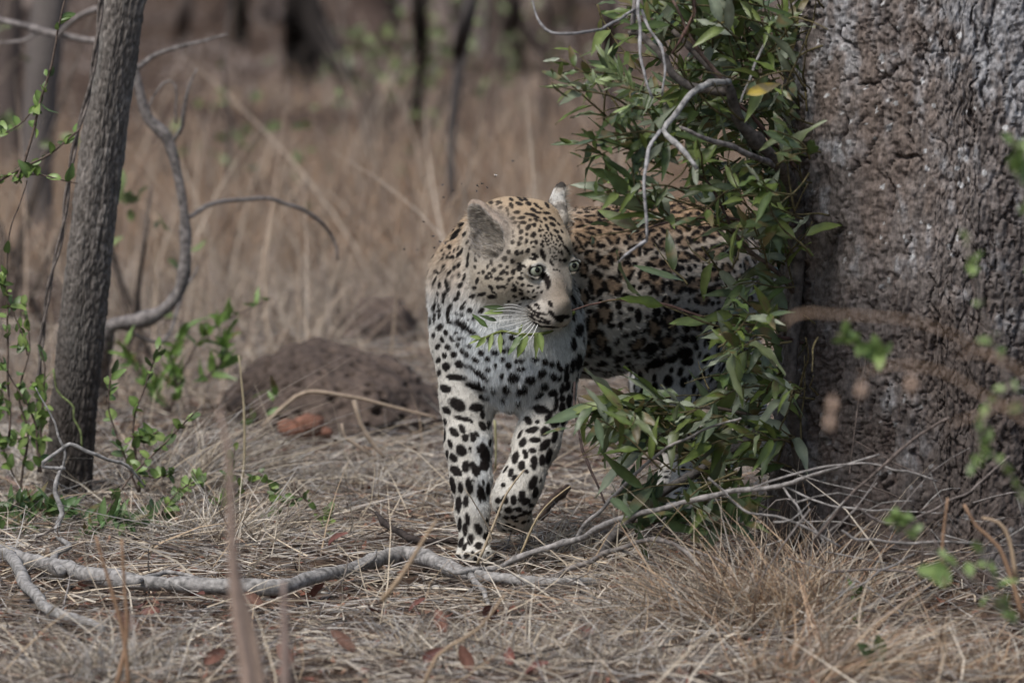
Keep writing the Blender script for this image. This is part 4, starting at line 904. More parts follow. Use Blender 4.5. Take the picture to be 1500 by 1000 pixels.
# fill the rest by throwing spots on the coat (dart throwing with a region's own size and spacing)
fa = np.linalg.norm(fn, axis=1)
dart = rng.choice(len(LF), 26000, p=fa/fa.sum()); placed = [c for c in cpos]; prad = list(crad*.9)
PC = np.zeros((9000, 3)); PR_ = np.zeros(9000); n_ = len(placed); PC[:n_] = placed; PR_[:n_] = prad
wh, wl, wf = wr('head', 'muzzle', 'bridge'), wr('legr', 'legl', 'paw', 'legh'), wr('flank', 'thigh')
vis_lock = facing & (PXv < 838) & (PYv > 285)
for f_ in dart:
    i = LF[f_, 0]
    if vis_lock[i]: continue
    z = LV[i, 2]
    if wh[i] > .5: r = .0032+.002*random.random(); gap = .004
    elif wf[i] > .5 and z > .36: r = .015+.005*random.random(); gap = .005
    elif wl[i] > .5: r = .0065+.003*random.random(); gap = .006
    else: r = .009+.004*random.random(); gap = .006
    d = np.linalg.norm(PC[:n_]-LV[i], axis=1)
    if (d < PR_[:n_]+r+gap).any(): continue
    PC[n_] = LV[i]; PR_[n_] = r; n_ += 1
    ring = r > .0149; idx = near(LV[i], r*1.7); idx = idx[(LN[idx]*LN[i]).sum(1) > .2]
    T = FLOW[i]; B = np.cross(LN[i], T); D_ = LV[idx]-LV[i]; u = D_ @ T/(r*1.15); v = D_ @ B/(r*.88)
    stamp(idx, np.sqrt(u*u+v*v), ring, (random.random(), np.arctan2(v, u)))
    if n_ > 8900: break
NB = n_
for f_ in rng.choice(len(LF), 14000, p=fa/fa.sum()):   # small solid spots in the gaps between the rosettes
    i = LF[f_, 0]
    if wf[i] < .4 or LV[i, 2] < .3 or n_ > 8950: continue
    r = .0045+.003*random.random(); d = np.linalg.norm(PC[:n_]-LV[i], axis=1)
    if (d < PR_[:n_]*.95+r+.003).any(): continue
    PC[n_] = LV[i]; PR_[n_] = r; n_ += 1
    idx = near(LV[i], r*1.7); D_ = LV[idx]-LV[i]; T = FLOW[i]; B = np.cross(LN[i], T)
    stamp(idx, np.sqrt((D_ @ T/(r*1.4))**2+(D_ @ B/(r*.9))**2), 0, (0, 0))
# --- base coat
def mixc(c, t, col): return c*(1-t[:, None])+np.array(col)*t[:, None]
zz = LV[:, 2]
col = np.tile(np.array([.66, .69, .70]), (len(LV), 1))
top = sst(.30, .60, zz)
crest = sst(.555, .60, zz)*wr('flank')
col = mixc(col, wr('flank', 'thigh')*(.12+.70*top), (.47, .375, .275))
col = mixc(col, crest*.8, (.40, .255, .14))
gold = sst(.0, 1., (475-PYv)/150)*sst(0, 1, (760-PXv)/110+.2)*wr('neck', 'chest')
col = mixc(col, gold, (.46, .30, .165))
col = mixc(col, wr('chest', 'neck')*sst(.42, .56, zz)*.62, (.50, .41, .31))
col = mixc(col, wr('legr', 'legl', 'legh', 'paw')*.60, (.53, .465, .37))
inner = np.exp(-((PXv-708)/14)**2)*sst(620, 650, PYv)*(1-sst(735, 765, PYv))*wr('legr')
col = mixc(col, np.clip(inner, 0, 1), (.66, .68, .68))
col = mixc(col, wr('head')*.88, (.385, .315, .225))
fore = wr('head')*(1-sst(300, 375, PYv))
col = mixc(col, fore*.7, (.42, .295, .175))
col = mixc(col, wr('bridge', 'nose')*.95, (.235, .17, .108))
col = mixc(col, wr('muzzle')*.8, (.42, .34, .25))
hl = (LV-HO) @ HR/HS                                   # head space of every vertex
chin = wr('muzzle')*(1-sst(-.070, -.056, hl[:, 2]))
col = mixc(col, chin, (.66, .66, .64))
for c in EC:                                           # pale patch under and over each eye, dark rim
    d = np.linalg.norm(LV-c, axis=1)
    col = mixc(col, np.exp(-((d-.0235)/.005)**2)*(.5 if c is EC[0] else 0)*wr('head', 'bridge'), (.62, .58, .50))
    BLK = np.maximum(BLK, 1-sst(.0170, .0190, d+en*.004))
col = mixc(col, wr('ear')*.85, (.27, .18, .115)); col = mixc(col, wr('ear_in')*.95, (.24, .19, .155))
col = mixc(col, wr('ear2')*.7, (.40, .33, .25))
BLK *= 1-wr('ear', 'ear_in', 'ear2', 'ear2_in')*(1-0)
c2, f2, s2_, u2, L2, w2 = EARS[1]; te = ((LV-c2) @ u2)/L2+en*.22
isr = wr('ear2', 'ear2_in')
col = mixc(col, isr*sst(.16, .24, te)*(1-sst(.36, .44, te))*.85, (.66, .65, .62))
BLK = np.maximum(BLK, isr*np.maximum(sst(-.02, .06, te)*(1-sst(.12, .20, te))*.75, sst(.42, .48, te)*.9))
c1, f1_, s1_, u1, L1, w1 = EARS[0]; te1 = ((LV-c1) @ u1)/L1; back1 = 1-sst(-.016, -.010, ((LV-c1) @ f1_))
BLK = np.maximum(BLK, wr('ear', 'ear_in')*back1*.85)
col = mixc(col, ROS*.85, (.30, .205, .13))
BLK = np.maximum(BLK, wr('nose')*(1-sst(-.034, -.027, hl[:, 2]))*.9)
tanm = fbm(LV*30, 3, 60); col *= (.84+.32*tanm)[:, None]
LC = col*(1-BLK[:, None])+np.array([.014, .011, .010])*BLK[:, None]
LCn = np.clip(LC, .004, .9)

leo = empty('leopard', (*(P(752, 500, 10.6)[:2]), 0), 'spotted leopard walking out from behind the leafy bush, head turned to its left', 'leopard')
M_skin = m_attr('leopard_skin', .8, .15, 500, .25, .3, 900)
M_fur = m_attr('leopard_fur', .7, .12, 400, .15)
body = mk('body', LV, LF, M_skin, None, LCn); place(body, leo)

# --- fur as real strands
unit_ = lambda v: v/(np.linalg.norm(v, axis=-1)[..., None]+1e-9)
def make_fur(nf):
    ff = rng.choice(len(LF), nf, p=fa/fa.sum())
    a, b = rng.random(nf), rng.random(nf); q = LF[ff]
    w4 = np.stack([(1-a)*(1-b), a*(1-b), a*b, (1-a)*b], 1)
    ip = lambda A: (A[q]*w4.reshape(nf, 4, *([1]*(A.ndim-1)))).sum(1)
    p, n, fl, c = ip(LV), ip(LN), ip(FLOW), ip(LCn)
    headw, earw, earin = ip(wr('head', 'bridge', 'muzzle', 'nose')), ip(wr('ear', 'ear2')), ip(wr('ear_in', 'ear2_in'))
    chestw, legw = ip(wr('chest', 'neck')), ip(wr('legr', 'legl', 'paw', 'legh'))
    L = .0085*(1-headw)+.0042*headw; L = L*(1-.3*legw)+.003*chestw*(ip(zz) < .56)+.005*ip(wr('flank'))*(ip(zz) < .42)
    L = L*(1-earw)+.004*earw; L = L*(1-earin)+.022*earin
    ppx, ppy = proj(p); fr = ip(wr('chest'))*np.exp(-((ppy-585)/26)**2)*((ppx > 700) & (ppx < 800)); L = L+.006*fr; L *= rng.uniform(.6, 1.25, nf)
    lift = .34+.10*chestw-.06*headw+.5*earin+.1*earw
    for e in EC:
        dd = np.linalg.norm(p-e, axis=1); L *= .25+.75*sst(.016, .03, dd)
    L *= 1-.6*ip(W['nose'])
    rnd = rng.normal(size=(nf, 3))*.16+(np.stack([vnoise(p*130+9*i, 90+i) for i in range(3)], 1)-.5)*.75
    d = fl+n*lift[:, None]+rnd; d /= np.linalg.norm(d, axis=1)[:, None]
    e1m = (ip(W['ear_in']) > .3); e2m = (ip(W['ear2_in']) > .3)
    for m_, dv_ in ((e1m, -CX*.75+CU*.45+CF*.35), (e2m, CX*.85+CU*.25+CF*.2)):
        d[m_] = unit_(dv_+rng.normal(0, .28, (m_.sum(), 3))+(np.stack([vnoise(p[m_]*110+9*i, 190+i) for i in range(3)], 1)-.5)*.9)
    p0 = p-n*.0006-fl*(L*.45)[:, None]; p1 = p0+d*(L*.5)[:, None]; d2 = d-n*.22*lift[:, None]+np.array([0, 0, -.12]); d2 /= np.linalg.norm(d2, axis=1)[:, None]
    p2 = p1+d2*(L*.5)[:, None]
    hc = bpy.data.hair_curves.new('fur'); hc.add_curves([3]*nf)
    pos = np.stack([p0, p1, p2], 1).astype(np.float32)
    hc.points.foreach_set('position', pos.ravel())
    rad = np.tile(np.array([.00032, .00027, .00008], np.float32), nf)*np.repeat(rng.uniform(.7, 1.2, nf), 3).astype(np.float32)
    ra = hc.attributes.get('radius') or hc.attributes.new('radius', 'FLOAT', 'POINT'); ra.data.foreach_set('value', rad.astype(np.float32))
    cc = np.ones((nf, 4), np.float32); cl = vnoise(np.c_[p[:, 0]*240, p[:, 1]*240, p[:, 2]*110], 88); cc[:, :3] = np.clip(c*(rng.uniform(.68, 1.28, nf)*(.72+.56*cl)*(.80+.40*vnoise(p*420, 96)))[:, None], .004, .9)
    wt = earin > .3; cc[wt, :3] = np.array([.60, .54, .46])*(np.clip(vnoise(p[wt]*160, 93)*2.2-.35, 0, 1)*rng.random(wt.sum())**.7*1.1+.28)[:, None]
    at = hc.attributes.new('col', 'FLOAT_COLOR', 'CURVE'); at.data.foreach_set('color', cc.ravel())
    hc.materials.append(M_fur)
    o = bpy.data.objects.new('fur', hc); C.objects.link(o); place(o, leo); o['kind'] = 'stuff'
make_fur(330000)

# --- eyes
def m_eye():
    m, nt, b = mat('leopard_eye', .04, .6)
    tc = N(nt, 'ShaderNodeTexCoord'); sp = N(nt, 'ShaderNodeSeparateXYZ'); nt.links.new(tc.outputs['Object'], sp.inputs[0])
    dv = N(nt, 'ShaderNodeMath', operation='DIVIDE'); dv.inputs[1].default_value = ER; nt.links.new(sp.outputs['Z'], dv.inputs[0])
    r = ramp(nt, dv.outputs[0], [(0., (.01, .01, .01)), (.60, (.012, .012, .01)), (.66, (.22, .25, .19)), (.80, (.50, .54, .44)), (.935, (.42, .45, .33)), (.95, (.01, .01, .012)), (1., (.006, .006, .008))])
    r.color_ramp.interpolation = 'LINEAR'
    no = N(nt, 'ShaderNodeTexNoise', Scale=400.); mx = N(nt, 'ShaderNodeMixRGB', blend_type='MULTIPLY'); mx.inputs[0].default_value = .4
    nt.links.new(r.outputs[0], mx.inputs[1]); nt.links.new(no.outputs[0], mx.inputs[2]); nt.links.new(mx.outputs[0], b.inputs['Base Color'])
    b.inputs['Coat Weight'].default_value = 1; b.inputs['Coat Roughness'].default_value = .02
    return m
M_eye = m_eye()
def uvsphere(nu, nv, r):
    V = [(0, 0, r)]
    for j in range(1, nv):
        for i in range(nu):
            th, ph = PI*j/nv, 2*PI*i/nu; V.append((r*math.sin(th)*math.cos(ph), r*math.sin(th)*math.sin(ph), r*math.cos(th)))
    V.append((0, 0, -r)); F3 = []; F4 = []
    for i in range(nu):
        k = (i+1) % nu; F3 += [(0, 1+i, 1+k), (len(V)-1, 1+(nv-2)*nu+k, 1+(nv-2)*nu+i)]
        for j in range(nv-2): a = 1+j*nu; F4.append((a+i, a+nu+i, a+nu+k, a+k))
    return np.array(V), np.array(F3), np.array(F4)
eV, e3, e4 = uvsphere(32, 20, ER)
for c, s in zip(EC, (-1, 1)):
    gaze = Vector(HV(0, 1, .25)*.55+CF*.70+CX*.12+CU*.06).normalized()
    o = mk('eye', eV, [e3, e4], M_eye); o.matrix_world = Matrix.Translation(Vector(c)) @ gaze.to_track_quat('Z', 'Y').to_matrix().to_4x4()
    mw = o.matrix_world.copy(); o.parent = leo; o.matrix_parent_inverse = Matrix.Translation(-Vector(leo.location)); o.matrix_basis = mw
# --- nose pad with nostrils
M_nose = m_attr('nose_skin', .45, .5, 900, .3, .5, 1400)
# --- whiskers
M_wh = m_attr('whisker_hair', .4, .4, 50, .1)
wm = []
for i, (x0, y0, x1, y1, sag) in enumerate([(774, 456, 728, 452, 5), (773, 460, 722, 456, 4), (774, 463, 716, 464, 3), (776, 466, 722, 472, 2), (777, 468, 730, 480, 0), (779, 470, 742, 487, -1), (781, 472, 752, 494, -2), (784, 474, 762, 498, -2), (788, 475, 772, 502, -2), (776, 458, 738, 446, 6)]):
    d_ = Vector(P(x0, y0, 10.))-camp; h_ = bvh.ray_cast(camp, d_.normalized())[0]; y_ = h_[1] if h_ else 10.4
    m = MB(); a = P(x0, y0, y_+.002); b = P(x1, y1, y_-.035); md = (a+b)/2+np.array([0, -.012, sag*K*10.4])
    add_tube(m, [a, md, b], (.0009, .0007, .0003), (.85, .85, .83), sides=4, step=.008)
    m.build('whisker', M_wh, world_parent=leo)
# ------------------------------------------------------------------ the leafy sprig under the leopard's chin
sp = empty('leafy_sprig', P(842, 456, 10.47), 'leafy green sprig poking out under the leopard\'s whiskers and chin', 'sprig')
m = MB(); 
def front_y(px, py, off):              # just in front of the coat at that place
    h_ = bvh.ray_cast(camp, (Vector(P(px, py, 10.))-camp).normalized())[0]
    return (h_[1] if h_ else 10.5)-off
SPp = [P(842, 456, 10.47), P(815, 480, 10.47), P(797, 488, front_y(797, 496, .015))]+[P(a, b, front_y(a, b+6, .028)) for a, b in ((775, 490), (755, 489), (735, 485), (712, 494), (700, 497))]
add_tube(m, SPp, (.0036, .0020), (.16, .19, .06), sides=6, step=.01); m.build('stem', M_twig, world_parent=sp)
lv = [(728, 470, -1, .35, .9), (738, 458, -1, .15, 1.2), (740, 452, -1, .12, 1.1), (715, 480, -.8, .7, 1.0), (722, 488, -.2, -1, 1.0), (733, 487, .0, -1, 1.1), (765, 489, -.55, -.8, 1.2), (772, 489, -.45, -.9, 1.5), (785, 487, -.05, -1, 1.35), (790, 487, .15, -1, 1.2), (712, 494, -.6, -.6, .9), (705, 496, -1, .3, .7), (702, 497, -1, -.5, .6), (760, 488, .3, .8, .5)]
pp = np.array([P(a, b, front_y(a, b+5, .030)) for a, b, *_ in lv]); dd = unit(np.array([CX*c_+CU*d_+CF*.15 for _, _, c_, d_, _ in lv]))
leaves(leaf_set('lance', (.037, .0115), [(.17, .23, .06), (.24, .30, .10), (.075, .12, .035), (.065, .10, .035)], 6, 21), pp, dd, np.tile(CF+CU*.5, (len(lv), 1))+rng.normal(0, .25, (len(lv), 3)), np.array([l[-1] for l in lv]), sp, 30)
# ------------------------------------------------------------------ termite mounds
def mound(name, label, px0, px1, ytop, ybase, Y, depth, seed, parts=False, skew=0.):
    xa, xb = P(px0, ybase, Y)[0], P(px1, ybase, Y)[0]; cx_ = (xa+xb)/2; rx = (xb-xa)/2
    h = P((px0+px1)/2, ytop, Y)[2]
    nu, nv = 200, 84; u = np.linspace(0, 2*PI, nu, endpoint=False); v = np.linspace(0, PI/2, nv)
    U, Vv = np.meshgrid(u, v)
    d = np.stack([np.cos(U)*np.cos(Vv), np.sin(U)*np.cos(Vv), np.sin(Vv)], -1).reshape(-1, 3)
    prof = 1+(fbm(d*2.2+seed, 3, seed)-.5)*.28
    q = d*np.array([rx, depth, h]); q[:, 0] += skew*rx*(d[:, 2]**1.2)
    f1, _, _ = worley(q/.044+seed, seed); hole = 1-sst(.18, .32, f1)
    hh = fbm(q/.09, 4, seed+3)-.5; fine = fbm(q/.02, 3, seed+5)-.5
    q = q*prof[:, None]+d*((hh*.055+fine*.020)-hole*.026*(d[:, 2] > .02))[:, None]
    V = q+np.array([cx_, Y+depth*.2, -.02]); n_ = nu
    i = np.arange(nv-1)[:, None]*n_; j = np.arange(n_)[None]; k = (j+1) % n_
    F = np.stack([i+j, i+k, i+n_+k, i+n_+j], -1).reshape(-1, 4)
    c = np.array([.088, .067, .056])*(.8+.5*fbm(q/.05, 3, seed+8))[:, None]
    t_ = sst(.52, .66, fbm(q/.12, 3, seed+9))[:, None]; c = c*(1-t_*.5)+np.array([.14, .105, .085])*t_*.5
    o = mk(name, V, F, M_earth, None, c); tag(o, label, 'termite mound')
    return o, (cx_, rx, h)
mound('termite_mound', 'large rounded dark brown termite mound pitted with holes, left of the leopard\'s legs', 322, 668, 506, 640, 12.75, .34, 3, skew=-.12)
mound('termite_mound', 'small dark mound in the dry grass behind, beside the leopard\'s shoulder', 496, 614, 428, 503, 14.6, .2, 8)
mound('termite_mound', 'low dim mound of earth in the grass left of the leaning tree', -30, 92, 398, 460, 16.0, .30, 12)
def rock(name, label, px, py, Y, r_, colr, seed, cat='clod', group=None, flat=.7):
    V, a3, a4 = uvsphere(16, 10, 1.); V = V*(1+(fbm(V*1.6+seed, 3, seed)-.5)*.9)[:, None]*np.array([r_, r_*.8, r_*flat])
    p = P(px, py, Y); 
    o = mk(name, V, [a3, a4], M_earth, None, np.tile(colr, (len(V), 1))*(.8+.5*vnoise(V*90, seed))[:, None]); o.location = p
    return tag(o, label, cat, group)
for k, (a, b, r_, lb) in enumerate([(424, 628, .028, 'rounded reddish clod, leftmost of those at the foot of the large mound'), (452, 622, .036, 'largest reddish clod broken off at the foot of the large mound'), (470, 634, .022, 'small reddish clod, rightmost of those at the foot of the large mound')]):
    rock('earth_clod', lb, a, b, 12.33, r_, (.20, .10, .07), k+3, group='red clods at the foot of the mound')

# ------------------------------------------------------------------ branches
def stick(name, label, pts, w, colr, cat='branch', seed=0, subs=(), group=None, bump=.28, knots=5, wob=.008, sides=10):
    """pts: (px, py, Y) - a branch with its side shoots as parts"""
    pp = [P(*p_) for p_ in pts]; base = pp[0]
    root = empty(name, base, label, cat, group) if subs else None
    m = MB(); Yw = np.array([p_[2] for p_ in pts]); ww = np.array(w, float) if np.ndim(w) else np.full(len(pts), float(w))
    if len(ww) != len(pts): ww = np.interp(np.linspace(0, 1, len(pts)), np.linspace(0, 1, len(ww)), ww)
    add_tube(m, pp, ww*K*Yw/2, colr, sides=sides, step=.012, bump=bump, seed=seed, knots=knots, wob=wob)
    if root is None: return tag(m.build(name, M_twig), label, cat, group)
    m.build('stem', M_twig, world_parent=root)
    for k, (sp_, sw) in enumerate(subs):
        m = MB(); add_tube(m, [P(*p_) for p_ in sp_], np.array(sw, float)*K*sp_[0][2]/2, colr, sides=7, step=.012, bump=bump, seed=seed+k+1, wob=wob)
        m.build('side_shoot', M_twig, world_parent=root)
    return root
GRW = (.30, .285, .27)
def zs_(lst, z0, z1): return [(a, b, GP(a, b, z0+(z1-z0)*i/(len(lst)-1))[1]) for i, (a, b, *_) in enumerate(lst)]
LOG = [(-25, 808), (10, 812), (60, 826), (130, 842), (200, 850), (300, 858), (400, 860), (460, 848), (520, 832), (565, 815), (605, 812), (645, 826), (690, 842), (760, 850), (820, 852), (878, 850)]
stick('fallen_branch', 'long weathered grey branch lying across the ground in front of the leopard\'s paws', [(a, b, GP(a, b, .026)[1]) for a, b in LOG], (24, 24, 23, 24, 22, 23, 21, 21, 19, 20, 22, 21, 18, 17, 15, 14), GRW, seed=5, knots=9,
      subs=[(zs_([(15, 812, 0), (30, 840, 0), (48, 868, 0), (80, 895, 0), (120, 908, 0), (150, 922, 0)], .04, .015), (18, 20, 19, 17, 14, 10)),
            (zs_([(90, 836), (78, 812), (100, 800), (85, 788)], .03, .06), (15, 12, 9, 7)),
            (zs_([(200, 852), (245, 838), (290, 846)], .03, .03), (9, 7, 5)),
            (zs_([(520, 832), (548, 816), (552, 804)], .03, .05), (9, 7, 3)),
            (zs_([(690, 842), (705, 862), (718, 884)], .03, .01), (12, 9, 6)),
            (zs_([(640, 826), (668, 838), (705, 834)], .04, .035), (7, 7, 6))])
stick('dead_twig', 'kinked grey forked twig standing up before the foot of the leaning tree', [(94, 802, 10.75), (84, 774, 10.76), (92, 752, 10.77), (78, 722, 10.78), (86, 688, 10.8), (92, 684, 10.8)], (8, 8, 8, 7, 6, 5), (.31, .30, .29), 'twig', 7,
      subs=[([(96, 686, 10.8), (64, 684, 10.79), (72, 670, 10.79), (104, 650, 10.8), (125, 660, 10.8), (160, 673, 10.82), (185, 680, 10.84), (212, 712, 10.86)], (5, 6, 6, 6, 6, 5, 5, 3)), ([(92, 684, 10.8), (92, 655, 10.8), (75, 610, 10.8), (52, 566, 10.8)], (5, 4, 3, 2))])
stick('grey_branch', 'long thin grey branch slanting from the fallen branch up to the tree foot', [(660, 832, 10.25), (725, 832, 10.2), (760, 816, 10.15), (843, 789, 10.1), (904, 762, 10.0), (984, 739, 9.95), (1067, 720, 9.9), (1144, 709, 9.85), (1200, 691, 9.8), (1290, 665, 9.75)], (8, 8, 9, 9, 9, 8, 8, 7, 5, 3), (.29, .27, .255), seed=9,
      subs=[([(846, 789, 10.1), (866, 760, 10.08), (904, 722, 10.05), (946, 680, 10.02), (1010, 640, 10.0), (1085, 612, 9.95)], (7, 6, 6, 5, 4, 3)), ([(1144, 709, 9.85), (1200, 735, 9.82), (1262, 745, 9.8), (1380, 752, 9.75)], (4, 3, 3, 2)), ([(1144, 709, 9.85), (1180, 760, 9.8), (1210, 800, 9.78)], (4, 3, 2))])
stick('grey_branch', 'arched thin dead branch curving over the litter right of the fallen branch', [(816, 856, 10.1), (826, 837, 10.08), (866, 821, 10.05), (904, 803, 10.0), (939, 792, 9.98), (965, 790, 9.96), (997, 800, 9.93), (1016, 818, 9.9), (1032, 846, 9.86), (1077, 905, 9.8)], (8, 8, 8, 7, 7, 7, 7, 6, 5, 4), (.24, .215, .20), seed=11,
      subs=[([(1000, 802, 9.93), (1040, 815, 9.9), (1110, 842, 9.86)], (5, 4, 3)), ([(905, 803, 10.), (940, 818, 9.98), (985, 830, 9.95)], (4, 3, 2))])
stick('dark_branch', 'thick dark dead branch sloping down from the bush to the ground', [(878, 812, 10.35), (910, 773, 10.33), (965, 725, 10.3), (1016, 693, 10.28), (1085, 650, 10.25), (1150, 610, 10.25)], (13, 14, 14, 13, 11, 9), (.11, .10, .095), seed=13)
stick('dark_branch', 'short black stick with a broken end lying left of the standing paw', [(550, 752, 10.75), (567, 770, 10.7), (590, 782, 10.66), (612, 791, 10.63), (668, 790, 10.66)], (5, 8, 9, 10, 9), (.05, .04, .036), 'stick', 14)
stick('brown_stick', 'short brown stick with a charred tip just right of the lifted paw', [(790, 760, 10.85), (806, 735, 10.88), (822, 722, 10.9), (832, 712, 10.92)], (12, 12, 11, 10), (.20, .14, .11), 'stick', 15)
stick('thin_twig', 'thin bare twig hanging beneath the leopard\'s belly', [(843, 560, 10.4), (842, 600, 10.38), (852, 640, 10.36), (860, 680, 10.34), (885, 735, 10.3)], (3, 4, 4, 4, 3), (.07, .05, .045), 'twig', 16, bump=.15)
stick('thin_twig', 'thin reddish rod lying behind the foot of the leaning tree', [(10, 700, 11.6), (60, 735, 11.35), (130, 745, 11.3), (200, 752, 11.25), (300, 756, 11.22), (350, 752, 11.2)], (7, 8, 8, 8, 6, 4), (.22, .16, .135), 'twig', 17, wob=.005)
stick('curved_branch', 'bare grey branch curving in an S behind the leaning tree', [(150, 600, 12.9), (152, 540, 12.8), (158, 500, 12.72), (165, 476, 12.7), (215, 468, 12.7), (250, 445, 12.7), (268, 405, 12.7), (272, 330, 12.7), (262, 260, 12.7), (245, 203, 12.7), (215, 170, 12.7), (200, 110, 12.7), (200, 96, 12.7)], (20, 20, 20, 20, 20, 18, 17, 14, 14, 16, 16, 11, 8), (.20, .18, .17), seed=18,
      subs=[([(200, 104, 12.7), (230, 80, 12.7), (290, 62, 12.65), (332, 50, 12.6)], (8, 7, 5, 3)), ([(249, 215, 12.7), (268, 175, 12.68), (276, 130, 12.66), (290, 100, 12.66)], (8, 6, 4, 2)), ([(276, 318, 12.7), (320, 296, 12.75), (400, 293, 12.8), (455, 315, 12.85), (490, 350, 12.9), (496, 380, 12.9)], (7, 7, 6, 6, 4, 3)), ([(215, 160, 12.7), (240, 122, 12.7), (256, 125, 12.7), (258, 180, 12.7)], (3, 3, 3, 3)), ([(165, 476, 12.7), (240, 500, 12.8), (265, 440, 12.85), (290, 390, 12.9)], (5, 5, 5, 3))])
stick('bare_branch', 'bleached horizontal branch crossing behind the top of the leaning tree', [(-20, 26, 13.2), (40, 40, 13.2), (90, 52, 13.2), (145, 60, 13.2), (175, 40, 13.1), (190, 20, 13.)], (8, 9, 10, 9, 9, 8), (.28, .25, .235), seed=19, subs=[([(60, 46, 13.2), (30, 60, 13.2), (0, 62, 13.2)], (6, 5, 3)), ([(85, 50, 13.2), (120, 22, 13.1), (160, 8, 13.0)], (7, 9, 9))])
# crossing dead twigs in front of the big tree's foot
for k, (pts_, w_, lb) in enumerate([
    ([(1100, 715), (1180, 690), (1262, 680), (1320, 688), (1370, 705)], 3.5, 'thin bleached twig arching highest over the foot of the massive trunk'),
    ([(1250, 740), (1300, 768), (1350, 755), (1430, 712), (1480, 668)], 4, 'thin grey twig rising to the right across the dark foot of the trunk'),
    ([(1195, 790), (1215, 760), (1262, 710), (1330, 650), (1390, 610)], 5, 'grey twig slanting steeply up across the blackened bark'),
    ([(1230, 778), (1270, 790), (1330, 794), (1430, 796)], 4, 'straight pale twig lying level before the trunk foot'),
    ([(1215, 838), (1275, 832), (1320, 836), (1362, 844)], 4, 'short bright grey twig above the dark hollow at the trunk foot'),
    ([(1250, 890), (1310, 900), (1400, 905), (1510, 908)], 5, 'long low grey twig along the ground below the trunk hollow'),
    ([(1225, 870), (1262, 855), (1300, 830), (1340, 810)], 3.5, 'reddish thin twig beside the dark hollow'),
    ([(1370, 790), (1420, 860), (1470, 900), (1510, 925)], 4, 'thin twig sloping down to the right near the lower corner'),
    ([(1240, 1000), (1300, 930), (1340, 860), (1352, 800)], 4, 'brown twig bent upwards from the ground before the trunk'),
    ([(1040, 700), (1090, 745), (1150, 760), (1230, 800)], 4, 'thin twig sloping down from the bush to the trunk foot')]):
    stick('dead_twig', lb, [(a, b, 9.72-.03*(k % 4)) for a, b in pts_], w_, [(.27, .25, .235), (.20, .17, .155), (.15, .12, .105)][k % 3], 'twig', 30+k, group='dead twigs before the trunk foot', bump=.15, knots=2, sides=6)
# finer twigs, uncountable
mb = MB()
for k in range(46):
    a0, b0 = rng.uniform(1130, 1500), rng.uniform(690, 900); an = rng.normal(.15, .55)+(PI if rng.random() < .5 else 0); L_ = rng.uniform(60, 190); y_ = rng.uniform(9.55, 9.95)
    pp_ = [(a0, b0, y_), (a0+math.cos(an)*L_*.5, b0-math.sin(an)*L_*.5-rng.uniform(-12, 18), y_), (a0+math.cos(an)*L_, b0-math.sin(an)*L_, y_+.04)]
    pp_ = [P(*p_) for p_ in pp_]
    for v_ in pp_: v_[2] = max(v_[2], .01)
    add_tube(mb, pp_, (rng.uniform(.0012, .0022), .0006), [(.24, .215, .20), (.15, .12, .105), (.30, .28, .26)][rng.integers(3)], sides=4, step=.04, caps=False)
tag(mb.build('twig_tangle', M_twig), kind='stuff')
n = 900; mb = MB()
for k in range(n):
    y = 8.8+rng.random()**1.2*4.2; x = rng.uniform(-1, 1)*(.09*y+.3); a = rng.random()*2*PI; L_ = rng.uniform(.06, .28); z_ = gz(x, y)+.006
    p = [np.array([x, y, z_])]; dd_ = np.array([math.cos(a), math.sin(a), rng.uniform(-.05, .18)])
    for i in range(3): dd_ = unit(dd_+rng.normal(0, .18, 3)*[1, 1, .5]); p.append(p[-1]+dd_*L_/3)
    for v_ in p: v_[2] = max(v_[2], gz(v_[0], v_[1])+.004)
    add_tube(mb, p, (rng.uniform(.0012, .0034), .0008), [(.22, .19, .17), (.13, .10, .085), (.30, .27, .25), (.075, .06, .05)][rng.integers(4)], sides=4, step=.06, caps=False)
tag(mb.build('twig_litter', M_twig), kind='stuff')

# ------------------------------------------------------------------ dry grass tufts and stalks
def tuft(name, label, px, py, n_, h0, h1, spread, pal, lean=.5, wid=.0026, cat='grass tuft', group=None, dirn=(0, 0)):
    b = GP(px, py); b[2] = gz(b[0], b[1])
    rt = b+rng.normal(0, spread, (n_, 3))*[1, .7, 0]; rt[:, 2] = ground_z(rt[:, 0], rt[:, 1])-.005
    out = (rt-b)/spread; d = unit(np.c_[out[:, 0]*lean*.5+rng.normal(dirn[0], lean, n_), out[:, 1]*lean*.5+rng.normal(dirn[1], lean, n_), np.ones(n_)])
    V, F, c = ribbons(rt, d, rng.uniform(h0, h1, n_), np.full(n_, wid)*rng.uniform(.6, 1.5, n_), np.c_[rng.normal(dirn[0], .35, n_), rng.normal(0, .35, n_), -np.abs(rng.normal(.15, .3, n_))], 5, pick(n_, pal))
    V[:, 2] = np.maximum(V[:, 2], ground_z(V[:, 0], V[:, 1])+.002)
    return tag(mk(name, V-b, F, M_straw, None, c), label, cat, group), b
TP = [(.52, .38, .25), (.46, .32, .21), (.60, .50, .38), (.40, .33, .27), (.30, .19, .12), (.5, .46, .40), (.22, .16, .12)]
TG = 'dry grass tufts'
